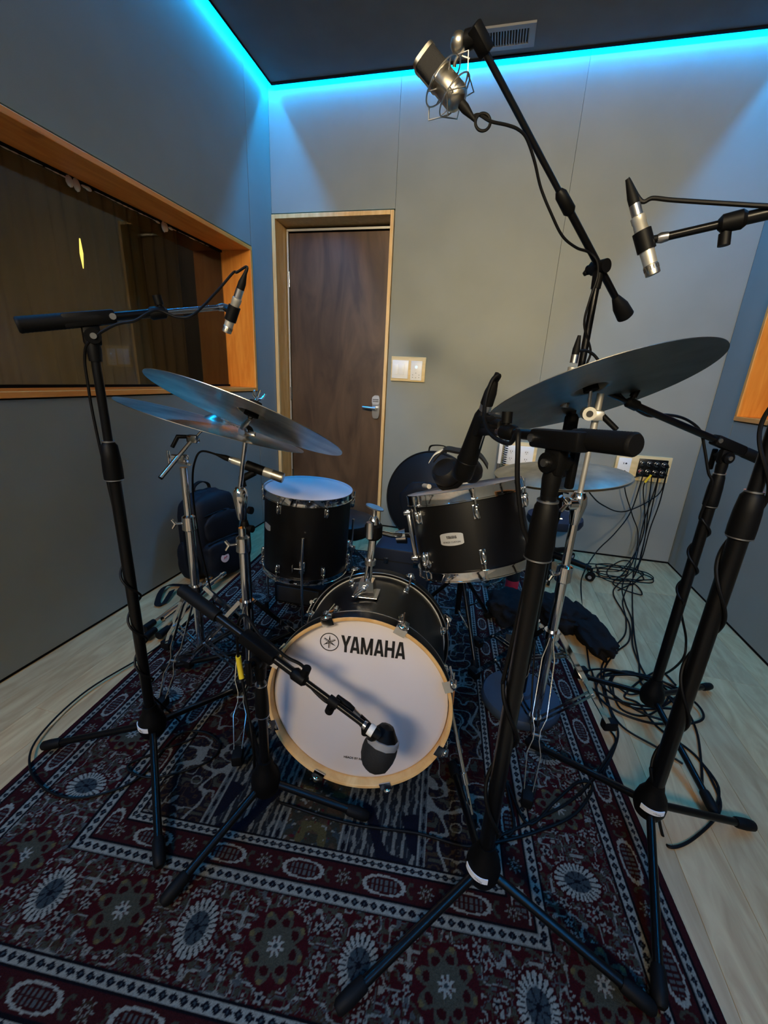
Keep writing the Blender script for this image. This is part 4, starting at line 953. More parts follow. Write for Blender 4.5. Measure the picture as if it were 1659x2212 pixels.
b = MB(); oo = rdir(math.radians(-88)); b.box(ta-oo*.006, (.012, .020, .150), rot=(oo, rn.cross(oo).normalized(), rn), bev=.003); b.box(ta-oo*.004+rn*.066, (.022, .034, .012), rot=(oo, rn.cross(oo).normalized(), rn), bev=.003); b.box(ta-oo*.004-rn*.066, (.022, .034, .012), rot=(oo, rn.cross(oo).normalized(), rn), bev=.003); b.build('mount_rail', 'dark_chrome', tmn)
# bass drum spurs
for sg, fpx in ((1, (1022, 1770)), (-1, (608, 1560))):
    a = math.radians(-8 if sg > 0 else 188); d_ = kx*math.cos(a)+ky*math.sin(a); p0 = kc_+d_*(KR-.012)-kn*.10
    pe = fl(*fpx, .03) if sg > 0 else V((-.53, .86, .03))
    b = MB(); b.box(p0+d_*.008, (.022, .05, .034), rot=(d_, kn, ky), bev=.006); br = b.build('spur_bracket', 'chrome', kt)
    b = MB(); b.tube([p0+d_*.016+ky*.09+kn*-.02, p0+d_*.016, p0.lerp(pe, .62)+d_*.006, ], .0058, 12); b.tube([p0.lerp(pe, .60)+d_*.006, p0.lerp(pe, .70)+d_*.005], .0085, 12); b.tube([p0.lerp(pe, .70)+d_*.005, pe], .0042, 10); sp = b.build('spur', 'chrome', br)
    b = MB(); b.tube([pe+UP*.012, pe-UP*(.03-RZ)], [.009, .013], 12); b.build('rubber_foot', 'rubber', br)
    if sg > 0:
        b = MB(); b.box(p0+d_*.020+ky*.03, (.006, .010, .045), rot=(d_, kn, ky), bev=.001); b.build('orange_tag', 'orange_tape', br)

# ================================================================== CYMBALS
def cymbal(name, label, c, n, r, mat, bell=.30, dome=.055, group=None):
    c = V(c); n = V(n).normalized(); t = thing(name, label, 'cymbal', c, group)
    rb = r*bell*.5; prof = []
    H0 = r*dome; 
    def h(x):
        e = H0*(1-(x/r)**2)
        if x < rb: e += r*.075*math.cos(x/rb*PI/2)**.8
        return e
    xs = [.006]+[rb*k/8 for k in range(1, 9)]+[rb+(r-rb)*k/22 for k in range(1, 23)]
    top = [(x, h(x)-H0*.5) for x in xs]; bot = [(x, h(x)-H0*.5-.0014) for x in reversed(xs)]
    b = MB(); b.lathe(top+bot, c, n, 128, close=True); b.build('plate', mat, t, smooth=True, angle=50)
    hb = h(0)-H0*.5
    b = MB(); b.tube([c+n*(hb-.004), c+n*(hb+.012)], [.016, .015], 20); b.build('top_felt', 'felt', t)
    b = MB(); b.tube([c+n*(hb-.026), c+n*(hb-.010)], [.018, .017], 20); b.build('bottom_felt', 'felt', t)
    return t, c, n, hb
ks = 1.0
def scal(c, k): return CAM+(V(c)-CAM)*k
c1 = scal((-.539, .887, 1.002), 1.048)
cr1 = cymbal('crash_cymbal', 'upper left cymbal seen from underneath, wing nut on top', c1, (.233, .427, 1), .240, 'bronze')
c2s = scal((-.674, .947, .969), .279/.229)
cr2 = cymbal('sizzle_cymbal', 'lower left cymbal with a hanging chain, blue light on its upper side', c2s, (.223, .203, 1), .279, 'bronze')
c3 = scal((.229, 1.105, 1.095), 1.03)
cr3 = cymbal('ride_cymbal', 'largest dark cymbal at right tilted up to the right, seen from underneath', c3, (-.363, .334, 1), .254*1.03, 'bronze_dark')
b = MB(); X_, Y_, _ = frame(cr3[2], V((0, 1, 0))); pp = at(1140, 888, 1.0); 
# hi-hats
HX = (.250, 1.42); hz = .834
ht = cymbal('hi_hat_cymbal', 'top hi-hat cymbal right of the rack tom lit blue and yellow', (*HX, hz+.012), (-.09, -.03, 1), .208, 'bronze', bell=.36, dome=.15, group='pair of hi-hats')
hb_ = cymbal('hi_hat_cymbal', 'bottom hi-hat cymbal facing upward just under the top one', (*HX, hz-.010), (.09, .02, -1), .208, 'bronze', bell=.36, dome=.08, group='pair of hi-hats')
# sizzle chain
ch0 = c2s+V((0.01, -.01, .03)); pa_ = at(452, 885, 1.13); pb_ = at(552, 935, 1.02)
b = MB()
for k in range(34):
    u_ = k/33; p_ = pa_.lerp(pb_, u_)-UP*.010*math.sin(u_*PI); b.ball(p_, .0022, seg=6, rings=4)
o = b.build('sizzle_chain', 'steel'); o['kind'] = 'stuff'; tag(o, 'thin ball chain lying across the lower left cymbal', 'chain')
def wingnut(c, n, hb, parent_):
    b = MB(); X_, Y_, _ = frame(n, V((0, 1, 0))); p = c+n*(hb+.012); b.tube([p-n*.03, p+n*.030], .003, 8); b.tube([p, p+n*.010], [.007, .005], 12)
    for sg in (-1, 1): b.tube([p+n*.005, p+n*.012+X_*sg*.012, p+n*.026+X_*sg*.016], [.003, .0035, .0025], 8)
    b.build('wing_nut', 'chrome', parent_)
wingnut(cr1[1], cr1[2], cr1[3], cr1[0]); wingnut(cr2[1], cr2[2], cr2[3], cr2[0])

# ---- chrome stands with double strip legs
def strip_leg(t, P0, F0, w0=.008, w1=.019, brace=None):
    P0, F0 = V(P0), V(F0); d = (F0-P0); tn = d.cross(UP).normalized(); pl = tn.cross(d).normalized()
    prof = [(0, w0*.6), (.05, w0), (.14, w1*.9), (.5, w1), (.58, w0), (.64, w0), (.72, w1*.95), (.94, w1*.55), (1, w1*.35)]
    for sg in (-1, 1):
        b = MB(); b.strip([P0+d*u_+tn*sg*w_ for u_, w_ in prof], pl, tn, .013, .0022); lg = b.build('leg', 'chrome', t)
    b = MB(); f = (F0-P0).normalized(); fx_ = V((f.x, f.y, 0)).normalized(); b.box(F0-f*.012+UP*.004, (.046, .030, .034), rot=(fx_, fx_.cross(UP), UP), bev=.006); b.build('rubber_foot', 'rubber', t)
    b = MB(); b.cyl(P0+d*.61-tn*.012, P0+d*.61+tn*.012, .0035, seg=8); b.build('rivet', 'steel', t)
    if brace is not None:
        for sg in (-1, 1):
            b = MB(); b.strip([V(brace)+tn*sg*.008, P0+d*.61+tn*sg*.009], V((0, 0, 1)), tn, .011, .002); b.build('brace', 'dark_chrome', t)
def cym_stand(label, base, zcol, feet, zmid, ztop, group='chrome cymbal stands', zb=.07, r0=.0145):
    bx, by = base; t = thing('cymbal_stand', label, 'cymbal stand', (bx, by, 0), group)
    b = MB(); b.tube([(bx, by, zb), (bx, by, zmid)], r0, 20); b.build('lower_tube', 'chrome', t)
    b = MB(); b.tube([(bx, by, zcol-.012), (bx, by, zcol+.012)], r0*1.55, 24); b.build('leg_collar', 'chrome', t)
    b = MB(); b.tube([(bx, by, zb-.004), (bx, by, zb+.022)], r0*1.35, 20); b.build('brace_collar', 'dark_chrome', t)
    for f in feet:
        f = V((f[0], f[1], .03)); d = V((f.x-bx, f.y-by, 0)).normalized(); strip_leg(t, V((bx, by, zcol))+d*.026, f, brace=V((bx, by, zb+.008))+d*.018)
    b = MB(); b.tube([(bx, by, zmid-.02), (bx, by, zmid-.015), (bx, by, zmid+.03), (bx, by, zmid+.036)], [r0*1.1, r0*1.55, r0*1.45, r0*.9], 20); cl = b.build('height_clamp', 'chrome', t)
    b = MB(); wd = V((-.8, -.6, 0)); b.tube([V((bx, by, zmid+.008))+wd*r0, V((bx, by, zmid+.008))+wd*.045], [.005, .0045], 10)
    for sg in (-1, 1): b.tube([V((bx, by, zmid+.008))+wd*.042, V((bx, by, zmid+.008+sg*.016))+wd*.052], [.0055, .004], 8)
    b.build('wing_screw', 'chrome', cl)
    b = MB(); b.tube([(bx, by, zmid+.02), (bx, by, ztop)], r0*.78, 18); b.build('upper_tube', 'chrome', t)
    return t
C1 = (-.70, 1.07); f0 = fl(508, 1672, .03); dv_ = V((f0.x-C1[0], f0.y-C1[1], 0)).normalized()*.30
fs_ = [V((C1[0]+dv_.x*math.cos(a)-dv_.y*math.sin(a), C1[1]+dv_.x*math.sin(a)+dv_.y*math.cos(a), 0)) for a in (0, 2*PI/3, -2*PI/3)]
c1t = cym_stand('chrome stand with egg shaped joint, left of the bass drum, under the crash cymbal', C1, vz(532, 1303, *C1), fs_, .575, vz(521, 1140, *C1))
e1 = V((*C1, vz(519, 1085, *C1)))
b = MB(); b.lathe([(.010, -.055), (.013, -.045), (.018, -.01), (.0225, .02), (.021, .036), (.013, .047), (.001, .050)], e1, UP, 28); b.build('boom_joint', 'chrome', c1t)
tl1 = at(531, 932, 1.045)
b = MB(); b.tube([e1+UP*.04, tl1-UP*.01], .0068, 14); b.build('boom_rod', 'chrome', c1t)
b = MB(); b.cyl(tl1-V((.0, .014, 0)), tl1+V((0, .014, 0)), .0155, seg=24); b.cyl(tl1-V((.0, .020, 0)), tl1-V((0, .014, 0)), .009, seg=16); b.box(tl1+V((.024, -.018, -.004)), (.032, .006, .012), bev=.003); b.build('tilter', 'dark_chrome', c1t)
bb1 = c1+cr1[2]*(cr1[3]-.03)
b = MB(); b.tube(smooth_path([tl1+V((-.008, 0, .008)), tl1.lerp(bb1, .45)+V((-.012, 0, 0)), bb1], 6), [.0085]*3+[.0085]*4+[.0065]*6, 12) if False else b.tube([tl1+V((-.008, 0, .008)), tl1.lerp(bb1, .5)+V((-.010, 0, 0)), bb1], [.009, .008, .006], 12); b.tube([bb1, c1+cr1[2]*(cr1[3]+.01)], .004, 8); b.build('cymbal_post', 'dark_chrome', c1t)
# sizzle stand
C2 = (-.95, 1.14); f1, f2 = fl(347, 1530, .03), fl(360, 1398, .03)
c2t = cym_stand('chrome boom stand beside the left wall carrying the chained cymbal', C2, vz(405, 1273, *C2), [f1, f2, V((-.77, 1.32, 0))], vz(398, 1135, *C2), vz(385, 1010, *C2), zb=.085, r0=.0150)
bj = V((*C2, vz(382, 992, *C2)))
b = MB(); b.box(bj, (.036, .024, .030), bev=.006); b.cyl(bj+V((-.03, -.01, .005)), bj+V((.0, -.004, .005)), .010, seg=16); b.box(bj+V((-.042, -.012, .005)), (.008, .01, .042), bev=.003); b.box(bj+V((.02, -.012, -.012)), (.042, .008, .008), bev=.002); b.build('boom_joint', 'chrome', c2t)
be, bh = at(348, 1031, 1.06), at(417, 948, 1.15)
b = MB(); b.tube([be, be.lerp(bh, .55)], .0078, 14); b.tube([be.lerp(bh, .5), bh], .0062, 14); bo = b.build('boom_rod', 'chrome', c2t)
b = MB(); b.tube([be, be+(be-bh).normalized()*.006], [.0085, .006], 14); b.build('rod_cap', 'rubber', bo)
b = MB(); b.box(bh, (.040, .022, .026), bev=.006); b.build('tilter', 'dark_chrome', c2t)
hl = at(372, 966, 1.12); hm = at(384, 943, 1.13)
b = MB(); b.tube([bh+V((-.01, 0, .006)), hm, hl], [.006, .0075, .0065], 10); b.build('tilter_lever', 'black_plastic', c2t)
b = MB(); b.tube([bh+V((.01, 0, .005)), c2s+cr2[2]*(cr2[3]+.01)], .0038, 10); b.build('cymbal_post', 'chrome', c2t)
# ride stand
C3 = (.265, 1.18); g1, g2 = fl(1137, 1735, .03), fl(1318, 1572, .03)
g3 = V((C3[0]*2-g1.x-.10, C3[1]*2-g1.y-.10, 0)); 
c3t = cym_stand('chrome stand in front of the round base carrying the large right cymbal', C3, vz(1203, 1372, *C3), [g1, g2, V((.06, 1.38, 0))], vz(1225, 1245, *C3), vz(1243, 1120, *C3), zb=.055, r0=.0148)
rj = V((*C3, vz(1252, 1088, *C3)))
b = MB(); b.lathe([(.012, -.060), (.020, -.02), (.0235, .0), (.021, .02), (.014, .032)], rj, UP, 24); b.cyl(rj+V((-.03, -.018, .0)), rj+V((-.006, -.006, 0)), .018, seg=20); b.build('boom_joint', 'chrome', c3t)
b = MB(); b.tube([rj+V((-.03, -.02, .0)), rj+V((-.052, -.03, .022))], [.005, .006], 8); b.tube([rj+V((-.03, -.02, .0)), rj+V((-.046, -.03, -.02))], [.005, .006], 8); b.build('wing_screw', 'chrome', c3t)
rt_ = V((C3[0]+.002, C3[1], vz(1303, 850, *C3)))
b = MB(); b.tube([rj, rt_.lerp(rj, .42)], .0068, 14); b.tube([rt_.lerp(rj, .5), rt_], .0085, 14); b.build('boom_rod', 'nickel_white', c3t)
rl = at(1270, 893, 1.165)
b = MB(); b.cyl(rl+V((-.0, -.020, 0)), rl+V((0, .012, 0)), .0165, seg=24); b.box(rl+V((.02, .0, -.004)), (.036, .022, .026), bev=.006); tlt = b.build('tilter', 'nickel_white', c3t)
b = MB(); b.cyl(rl+V((0, -.0225, 0)), rl+V((0, -.020, 0)), .008, seg=18); b.build('tilter_bolt', 'print_black', tlt)
b = MB(); b.tube([rl+V((.03, .0, .0)), at(1332, 928, 1.14)], [.0075, .0065], 10); b.build('tilter_lever', 'black_plastic', c3t)
b = MB(); bb3 = c3+cr3[2]*(cr3[3]-.02); b.tube([rl, bb3], [.005, .004], 10); b.tube([bb3, c3+cr3[2]*(cr3[3]+.02)], .004, 8); b.build('cymbal_post', 'dark_chrome', c3t)
# hi-hat stand
t = thing('hi_hat_stand', 'chrome hi-hat stand with a strip of green tape behind the tom microphone stand', 'hi-hat stand', (*HX, 0))
zcol = vz(1190, 1262, *HX)
b = MB(); b.tube([(*HX, .10), (*HX, hz-.05)], .0125, 18); b.build('main_tube', 'chrome', t)
b = MB(); b.lathe([(.013, -.045), (.015, -.02), (.026, -.014), (.027, -.008), (.012, -.002)], (*HX, hz-.03), UP, 28); b.build('cymbal_seat', 'dark_chrome', t)
b = MB(); b.tube([(HX[0]+.012, HX[1], hz-.058), (HX[0]+.035, HX[1]-.004, hz-.060)], [.004, .006], 10); b.build('tilt_screw', 'chrome', t)
b = MB(); b.tube([(*HX, hz), (*HX, hz+.10)], .0035, 10); b.build('pull_rod', 'chrome', t)
b = MB(); b.tube([(*HX, hz+.035), (*HX, hz+.04), (*HX, hz+.066), (*HX, hz+.07)], [.009, .012, .012, .007], 16); b.build('clutch', 'clear_plastic', t)
zt_ = vz(1190, 1170, *HX)
b = MB(); b.tube([(*HX, zt_-.016), (*HX, zt_+.016)], .0133, 18); b.build('green_tape', 'green_tape', t)
zj = vz(1205, 1120, *HX); b = MB(); b.tube([(*HX, zj-.016), (*HX, zj+.016)], .017, 18); b.tube([(HX[0]-.014, HX[1]-.01, zj), (HX[0]-.04, HX[1]-.02, zj)], [.005, .007], 8); b.tube([(HX[0]+.01, HX[1], zj), (HX[0]+.03, HX[1]-.004, zj)], [.004, .004], 8); b.build('height_clamp', 'chrome', t)
b = MB(); b.tube([(*HX, .25), (*HX, .29)], .022, 20); b.build('leg_collar', 'chrome', t)
for a in (.4, 2.4, 4.5):
    strip_leg(t, V((HX[0]+.024*math.cos(a), HX[1]+.024*math.sin(a), .27)), V((HX[0]+.25*math.cos(a), HX[1]+.25*math.sin(a), .03)), brace=V((HX[0], HX[1], .12)))
b = MB(); b.box((HX[0]-.02, HX[1]+.12, .035), (.085, .25, .012), rot=(V((1, 0, 0)), V((0, .98, .16)), V((0, -.16, .98))), bev=.004); b.build('footboard', 'black_metal', t)
b = MB(); b.box((HX[0]-.02, HX[1]+.245, .014), (.09, .025, .014), bev=.003); b.build('heel_plate', 'steel', t)

# ================================================================== CABLES
def cable(label, pts, r=.0034, plugs=(), group=None, k=7, name='microphone_cable', cat='cable', mat='cable_rubber', sleeve=None):
    """a sagging cord through the given points; plugs = (index, direction) with a connector shell at that end"""
    P_ = smooth_path(pts, k); b = MB(); b.tube(P_, r, 8); o = b.build(name, mat); tag(o, label, cat, group)
    for (i, d) in plugs:
        p = V(pts[i]); d = V(d).normalized()
        b = MB(); b.lathe([(r*1.05, -.030), (r*1.5, -.020), (.0085, -.002), (.0092, .002), (.0092, .018)], p, d, 16); pl = b.build('plug', 'rubber', o)
        b = MB(); b.tube([p+d*.016, p+d*.036], .0096, 16); b.build('plug_shell', 'steel', pl)
    if sleeve:
        for (i0, i1, mt_) in sleeve:
            b = MB(); b.tube(P_[i0:i1], r*1.9, 10); b.build('tape_sleeve', mt_, o)
    return o
def wind(cx, cy, z0, z1, R, turns, ph=0.0, n=14):
    n = max(6, int(abs(turns)*n)); return [V((cx+R*math.cos(ph+2*PI*turns*i/n), cy+R*math.sin(ph+2*PI*turns*i/n), z0+(z1-z0)*i/n)) for i in range(n+1)]
FZ, GZ = .0055, .014       # cable heights on bare floor and on the rug
def G_(*pts, z=GZ): return [fl(x, y, z) for x, y in pts]
# left overhead
up_ = (Lt-Lb).normalized()
cable('thin cable from the left pencil microphone, wound down its stand and looping over the floor',
      [Lt+up_*.036, Lt+up_*.072, at(512, 588, .99), at(503, 590, .985), at(470, 628, .96), at(420, 678, .90), at(385, 685, .88), at(345, 671, .86), at(320, 676, .84), at(290, 693, .82), at(248, 702, .80), at(195, 735, .765), at(183, 770, .768), at(190, 830, .772), at(208, 930, .775)]
      + wind(AB[0], AB[1], .62, .22, .0185, 3, 2.6) + G_((385, 1555), (420, 1590), (350, 1620), (275, 1655), (330, 1680), (440, 1650), (475, 1610), (440, 1582), (380, 1590), (300, 1680), (190, 1722), (110, 1712), (65, 1660), (85, 1590), (190, 1490), (330, 1405), (395, 1350), (455, 1300), (520, 1335), (590, 1360)),
      r=.0030, plugs=((0, -up_),), group='microphone cables')
# floor tom microphone
cable('cable curving from the floor tom microphone down behind the stands', [m0-md*.03, m0-md*.05, at(435, 975, 1.17), at(420, 1000, 1.17), at(416, 1040, 1.18), at(420, 1100, 1.2), at(433, 1180, 1.25), at(452, 1260, 1.3), fl(470, 1335, .05)] + G_((490, 1375), (545, 1395), (600, 1385)), plugs=((0, md),), group='microphone cables')
# bass drum microphone : along the boom with yellow sleeve lower down
cable('cable with yellow sleeve running along the bass drum microphone boom and down its stand',
      [xk0+(xk0-xk1).normalized()*.004, at(742, 1521, .69), at(722, 1521, .69), at(700, 1512, .685), at(668, 1478, .70), at(655, 1440, .70), at(620, 1420, .70), at(590, 1395, .70), at(560, 1370, .72), at(530, 1330, .74), at(515, 1345, .76), at(513, 1400, .775), at(518, 1440, .78), at(525, 1480, .77), at(540, 1560, .74), at(548, 1620, .72)] + G_((560, 1710), (640, 1745), (760, 1780), (900, 1800), (1010, 1828), (1080, 1805), (1170, 1765), (1240, 1725), (1290, 1670), (1330, 1605)),
      r=.0036, plugs=((0, (xk1-xk0)),), group='microphone cables', sleeve=((11*7+3, 13*7-1, 'yellow_tape'),))
# rack tom microphone
X0 = T0-td*.012
cable('cable from the rack tom microphone looping over the clip and winding down the nearest stand',
      [X0-td*.042, at(1079, 812, .895), at(1064, 820, .885), at(1050, 860, .87), at(1046, 905, .845), at(1062, 940, .80), at(1100, 958, .74), at(1118, 930, .68), at(1119, 960, .66), at(1118, 1040, .655), at(1128, 1130, .655), at(1142, 1220, .66)]
      + wind(CB[0], CB[1], .60, .22, .021, 1.5, 2.8) + G_((1065, 1815), (1110, 1790), (1095, 1690), (1140, 1780), (1200, 1730), (1250, 1690), (1280, 1700), (1240, 1760), (1150, 1800), (1062, 1822)),
      r=.0040, plugs=((0, td),), group='microphone cables')
b = MB(); b.lathe([(.004, -.062), (.0085, -.052), (.0128, -.030), (.0135, -.004)], X0, td, 20); o = b.build('plug_boot', 'rubber', None); 
b2 = MB(); b2.tube([X0-td*.004, X0+td*.010], .0128, 20); b2.build('plug_ring', 'steel', o); tag(o, 'tapered black connector boot on top of the rack tom microphone', 'connector')
# high microphone
cable('cable from the high large microphone running down the long boom', [q1+qd*.012, q1+qd*.03, at(1035, 248, 1.08), at(1060, 262, 1.08), at(1095, 270, 1.09), at(1120, 280, 1.10), at(1138, 300, 1.115), at(1155, 350, 1.14), at(1168, 405, 1.165), at(1190, 460, 1.19), at(1215, 510, 1.22), at(1245, 535, 1.25), at(1272, 545, 1.28), at(1290, 565, 1.285), at(1290, 600, 1.29), at(1275, 645, 1.29), at(1262, 700, 1.295)] + wind(FB[0], FB[1], 1.2, .25, .016, 2.0, 0) + G_((1150, 1590), (1200, 1640)), r=.0032, plugs=((0, -qd),), group='microphone cables')
b = MB(); b.ring(at(1043, 264, 1.078), (0.25, -1, .1), .0155, .0030, 28, 8); o = b.build('cable_tie', 'rubber'); tag(o, 'small black cable tie loop hanging below the high microphone', 'cable tie')
# right overhead
rd_ = (Rt-Rb).normalized()
cable('black cable arching from the upper right pencil microphone along its boom', [Rt+rd_*.036, Rt+rd_*.066, at(1385, 434, 1.0), at(1410, 428, .995), at(1450, 432, .985), at(1540, 438, .965), at(1620, 443, .95), at(1680, 448, .94), at(1750, 470, .93), at(1790, 540, .93)] + wind(DB[0], DB[1], 1.15, .2, .021, 3.5, 0.4) + G_((1430, 1800), (1450, 1830), (1500, 1810), (1555, 1750), (1540, 1690), (1500, 1630), (1420, 1570), (1380, 1520), (1350, 1500), (1420, 1450), (1460, 1480), z=FZ), r=.0038, plugs=((0, -rd_),), group='microphone cables')
# hi-hat microphone
hd_ = (Ht-Hb).normalized()
cable('cable from the hidden hi-hat microphone, along its boom and down the rear right stand', [Ht+hd_*.045, Ht+hd_*.06, at(1250, 757, 1.22), at(1268, 758, 1.23), at(1290, 775, 1.24), at(1320, 830, 1.25), at(1362, 875, 1.27), at(1400, 898, 1.29), at(1440, 896, 1.31), at(1480, 905, 1.33), at(1512, 930, 1.345), at(1522, 970, 1.345), at(1530, 1020, 1.34), at(1538, 1048, 1.34)] + wind(EB[0], EB[1], .76, .48, .019, 2.2, 3.4) + [at(1472, 1325, 1.40), at(1482, 1385, 1.42), at(1470, 1430, 1.42)] + G_((1420, 1460), (1345, 1450), (1315, 1475), (1345, 1520), (1420, 1530), (1480, 1490), z=FZ), r=.0038, plugs=((0, -hd_),), group='microphone cables')
# panel cables
def drop(i, mid, floor_pts, r=.0035, label='', sleeve=None):
    p = XLR[i]; pts = [p+V((0, -.040, 0)), p+V((0, -.058, -.008))]+mid+[fl(x, y, FZ+.002*random.random()) for x, y in floor_pts]
    return cable(label, pts, r, plugs=((0, (0, 1, 0)),), group='microphone cables', sleeve=sleeve)
drop(5, [at(1390, 1052, 2.89), at(1393, 1110, 2.88), at(1390, 1150, 2.86), at(1375, 1190, 2.84)], [(1340, 1232), (1290, 1234), (1305, 1245), (1340, 1245), (1355, 1235), (1300, 1228), (1290, 1232)], label='panel cable with short yellow sleeve at its plug, second socket of the lower row', sleeve=((5, 13, 'yellow_tape'),))
drop(0, [at(1365, 1100, 2.87), at(1330, 1150, 2.7), at(1290, 1190, 2.45), at(1262, 1235, 2.3)], [(1255, 1275), (1270, 1420), (1280, 1455), (1310, 1560), (1330, 1600), (1310, 1650), (1250, 1720)], label='cable leaving the top left panel socket slanting left across the wall')
drop(1, [at(1400, 1100, 2.88), at(1395, 1150, 2.86), at(1385, 1200, 2.8)], [(1372, 1240), (1355, 1270), (1345, 1300), (1352, 1335), (1350, 1370), (1325, 1400), (1300, 1440), (1303, 1490), (1320, 1540), (1335, 1590), (1300, 1680)], label='cable from the second top socket, fattest strand of the floor bundle')
drop(2, [at(1412, 1080, 2.88), at(1398, 1140, 2.86), at(1385, 1195, 2.8)], [(1375, 1225), (1335, 1262), (1325, 1283), (1345, 1320), (1360, 1350), (1358, 1385), (1330, 1410), (1305, 1450), (1315, 1520), (1345, 1570), (1420, 1615), (1475, 1650)], label='cable from the third top socket crossing under the rear right stand')
drop(3, [at(1425, 1085, 2.88), at(1405, 1140, 2.86), at(1390, 1195, 2.8)], [(1378, 1230), (1390, 1252), (1350, 1255), (1320, 1250), (1312, 1232), (1340, 1212), (1362, 1215), (1345, 1240), (1325, 1262), (1385, 1285), (1370, 1262), (1335, 1275)], label='cable from the top right socket tangled on the floor below the panel')
drop(6, [at(1415, 1055, 2.88), at(1390, 1130, 2.87), at(1378, 1190, 2.82)], [(1368, 1240), (1366, 1300), (1370, 1370), (1380, 1430), (1383, 1470), (1395, 1490), (1360, 1500), (1325, 1480), (1340, 1530), (1400, 1545), (1445, 1500), (1400, 1465), (1335, 1455), (1318, 1480)], label='cable from the third lower socket ending in the coil under the rear stand')
drop(7, [at(1420, 1070, 2.87), at(1350, 1105, 2.7), at(1300, 1090, 2.5), at(1270, 1060, 2.3), at(1256, 1040, 2.2)], [(1225, 1250), (1215, 1290)], label='cable swinging left from the lower right socket in front of the wall')
drop(4, [at(1350, 1045, 2.85), at(1365, 1110, 2.84), at(1378, 1150, 2.82), at(1372, 1200, 2.78)], [(1345, 1262), (1350, 1300), (1365, 1340), (1368, 1400), (1405, 1475), (1440, 1500), (1480, 1530), (1505, 1580), (1515, 1650), (1520, 1720), (1540, 1755), (1552, 1700), (1510, 1640)], label='cable from below the red plug running furthest right over the floor')
# cable coil under the rear right stand
cc = fl(1392, 1505, FZ); pts = []
for k in range(42):
    a_ = k/12*2*PI; R_ = .15+.035*math.sin(k*.9)+.02*math.sin(k*.31); pts.append(V((cc.x+R_*1.05*math.cos(a_)-.02, cc.y+R_*.75*math.sin(a_), FZ+.0011*k*.5)))
cable('loose coil of black cable around the foot of the rear right stand', pts, .0040, group='cable coils', name='coiled_cable')
cc = fl(1335, 1240, FZ); pts = []
for k in range(34):
    a_ = k/11*2*PI+1; R_ = .13+.04*math.sin(k*1.3); pts.append(V((cc.x+R_*1.2*math.cos(a_), cc.y+R_*.9*math.sin(a_), FZ+.0012*k*.4)))
cable('loose coil of thin cable on the floor below the connector panel', pts, .0034, group='cable coils', name='coiled_cable')

# ================================================================== SOFT AND LOOSE THINGS
def blob(name, mat, c, size, seed, amp=.18, freq=2.2, rot=0, label=None, cat=None, sq=.6, parent=None, zmin=None, seg=40, rings=26, X=None):
    c = V(c); b = MB(); vs = []
    ct, st = math.cos(rot), math.sin(rot)
    for i in range(rings+1):
        ph = PI*i/rings
        for k in range(seg):
            th = 2*PI*k/seg
            x = math.copysign(abs(math.sin(ph))**sq, 1)*math.copysign(abs(math.cos(th))**sq, math.cos(th)); y = math.copysign(abs(math.sin(ph))**sq, 1)*math.copysign(abs(math.sin(th))**sq, math.sin(th)); z = -math.copysign(abs(math.cos(ph))**sq, math.cos(ph))
            p = V((x, y, z)); nn = 1+amp*noise.noise(p*freq+V((seed, seed*2, 0)))+amp*.5*noise.noise(p*freq*2.7+V((seed, 0, seed)))
            p = V((p.x*size[0]/2*nn, p.y*size[1]/2*nn, p.z*size[2]/2*nn)); q = V((p.x*ct-p.y*st, p.x*st+p.y*ct, p.z))+c
            if zmin is not None: q.z = max(q.z, zmin)
            vs.append(q)
    b.add(vs, [(i*seg+k, i*seg+(k+1) % seg, (i+1)*seg+(k+1) % seg, (i+1)*seg+k) for i in range(rings) for k in range(seg)])
    o = b.build(name, mat, parent, angle=70)
    if label and not parent: tag(o, label, cat)
    return o
# backpack against the left wall
bp = V((-1.405, 1.86, 0)); t = thing('backpack', 'black backpack with a round white patch leaning against the left wall', 'backpack', bp)
ra = math.radians(-14)
def bpt(x, y, z): return bp+V((x*math.cos(ra)-y*math.sin(ra)-z*.06, x*math.sin(ra)+y*math.cos(ra), z))
blob('main_compartment', 'nylon_black', bpt(0, 0, .245), (.19, .31, .47), 3, .06, 1.6, ra, sq=.55, parent=t, zmin=.006)
blob('front_pocket', 'nylon_black', bpt(.10, .0, .13), (.10, .27, .22), 8, .10, 2.0, ra, sq=.6, parent=t, zmin=.006)
blob('upper_pocket', 'nylon_black', bpt(.085, .01, .30), (.07, .23, .17), 12, .08, 2.0, ra, sq=.6, parent=t)
blob('side_pocket', 'nylon_black', bpt(.0, -.155, .13), (.13, .07, .20), 15, .12, 2.0, ra, sq=.7, parent=t, zmin=.006)
b = MB(); b.strip(smooth_path([bpt(-.02, -.05, .46), bpt(-.02, -.045, .505), bpt(-.02, .0, .525), bpt(-.02, .045, .505), bpt(-.02, .05, .46)], 5), (1, 0, 0), (0, 0, 1), .022, .006); b.build('carry_handle', 'canvas_black', t)
b = MB(); b.tube([bpt(.115, -.11, .225), bpt(.135, -.03, .245), bpt(.138, .05, .245), bpt(.115, .12, .225)], .0035, 8); b.tube([bpt(.10, -.10, .375), bpt(.112, 0, .392), bpt(.10, .10, .375)], .003, 8); b.build('zip', 'rubber', t)
b = MB(); b.strip(smooth_path([bpt(.02, -.16, .30), bpt(.05, -.19, .15), bpt(.06, -.18, .02), fl(360, 1265, .02), fl(340, 1300, .008), fl(352, 1305, .010), fl(372, 1275, .02)], 6), (.3, 1, 0), (1, -.3, .2), .030, .005); b.build('shoulder_strap', 'canvas_black', t)
pc = bpt(.153, -.045, .145); pn = V((math.cos(ra), math.sin(ra), .12)).normalized(); px_, py_, _ = frame(pn)
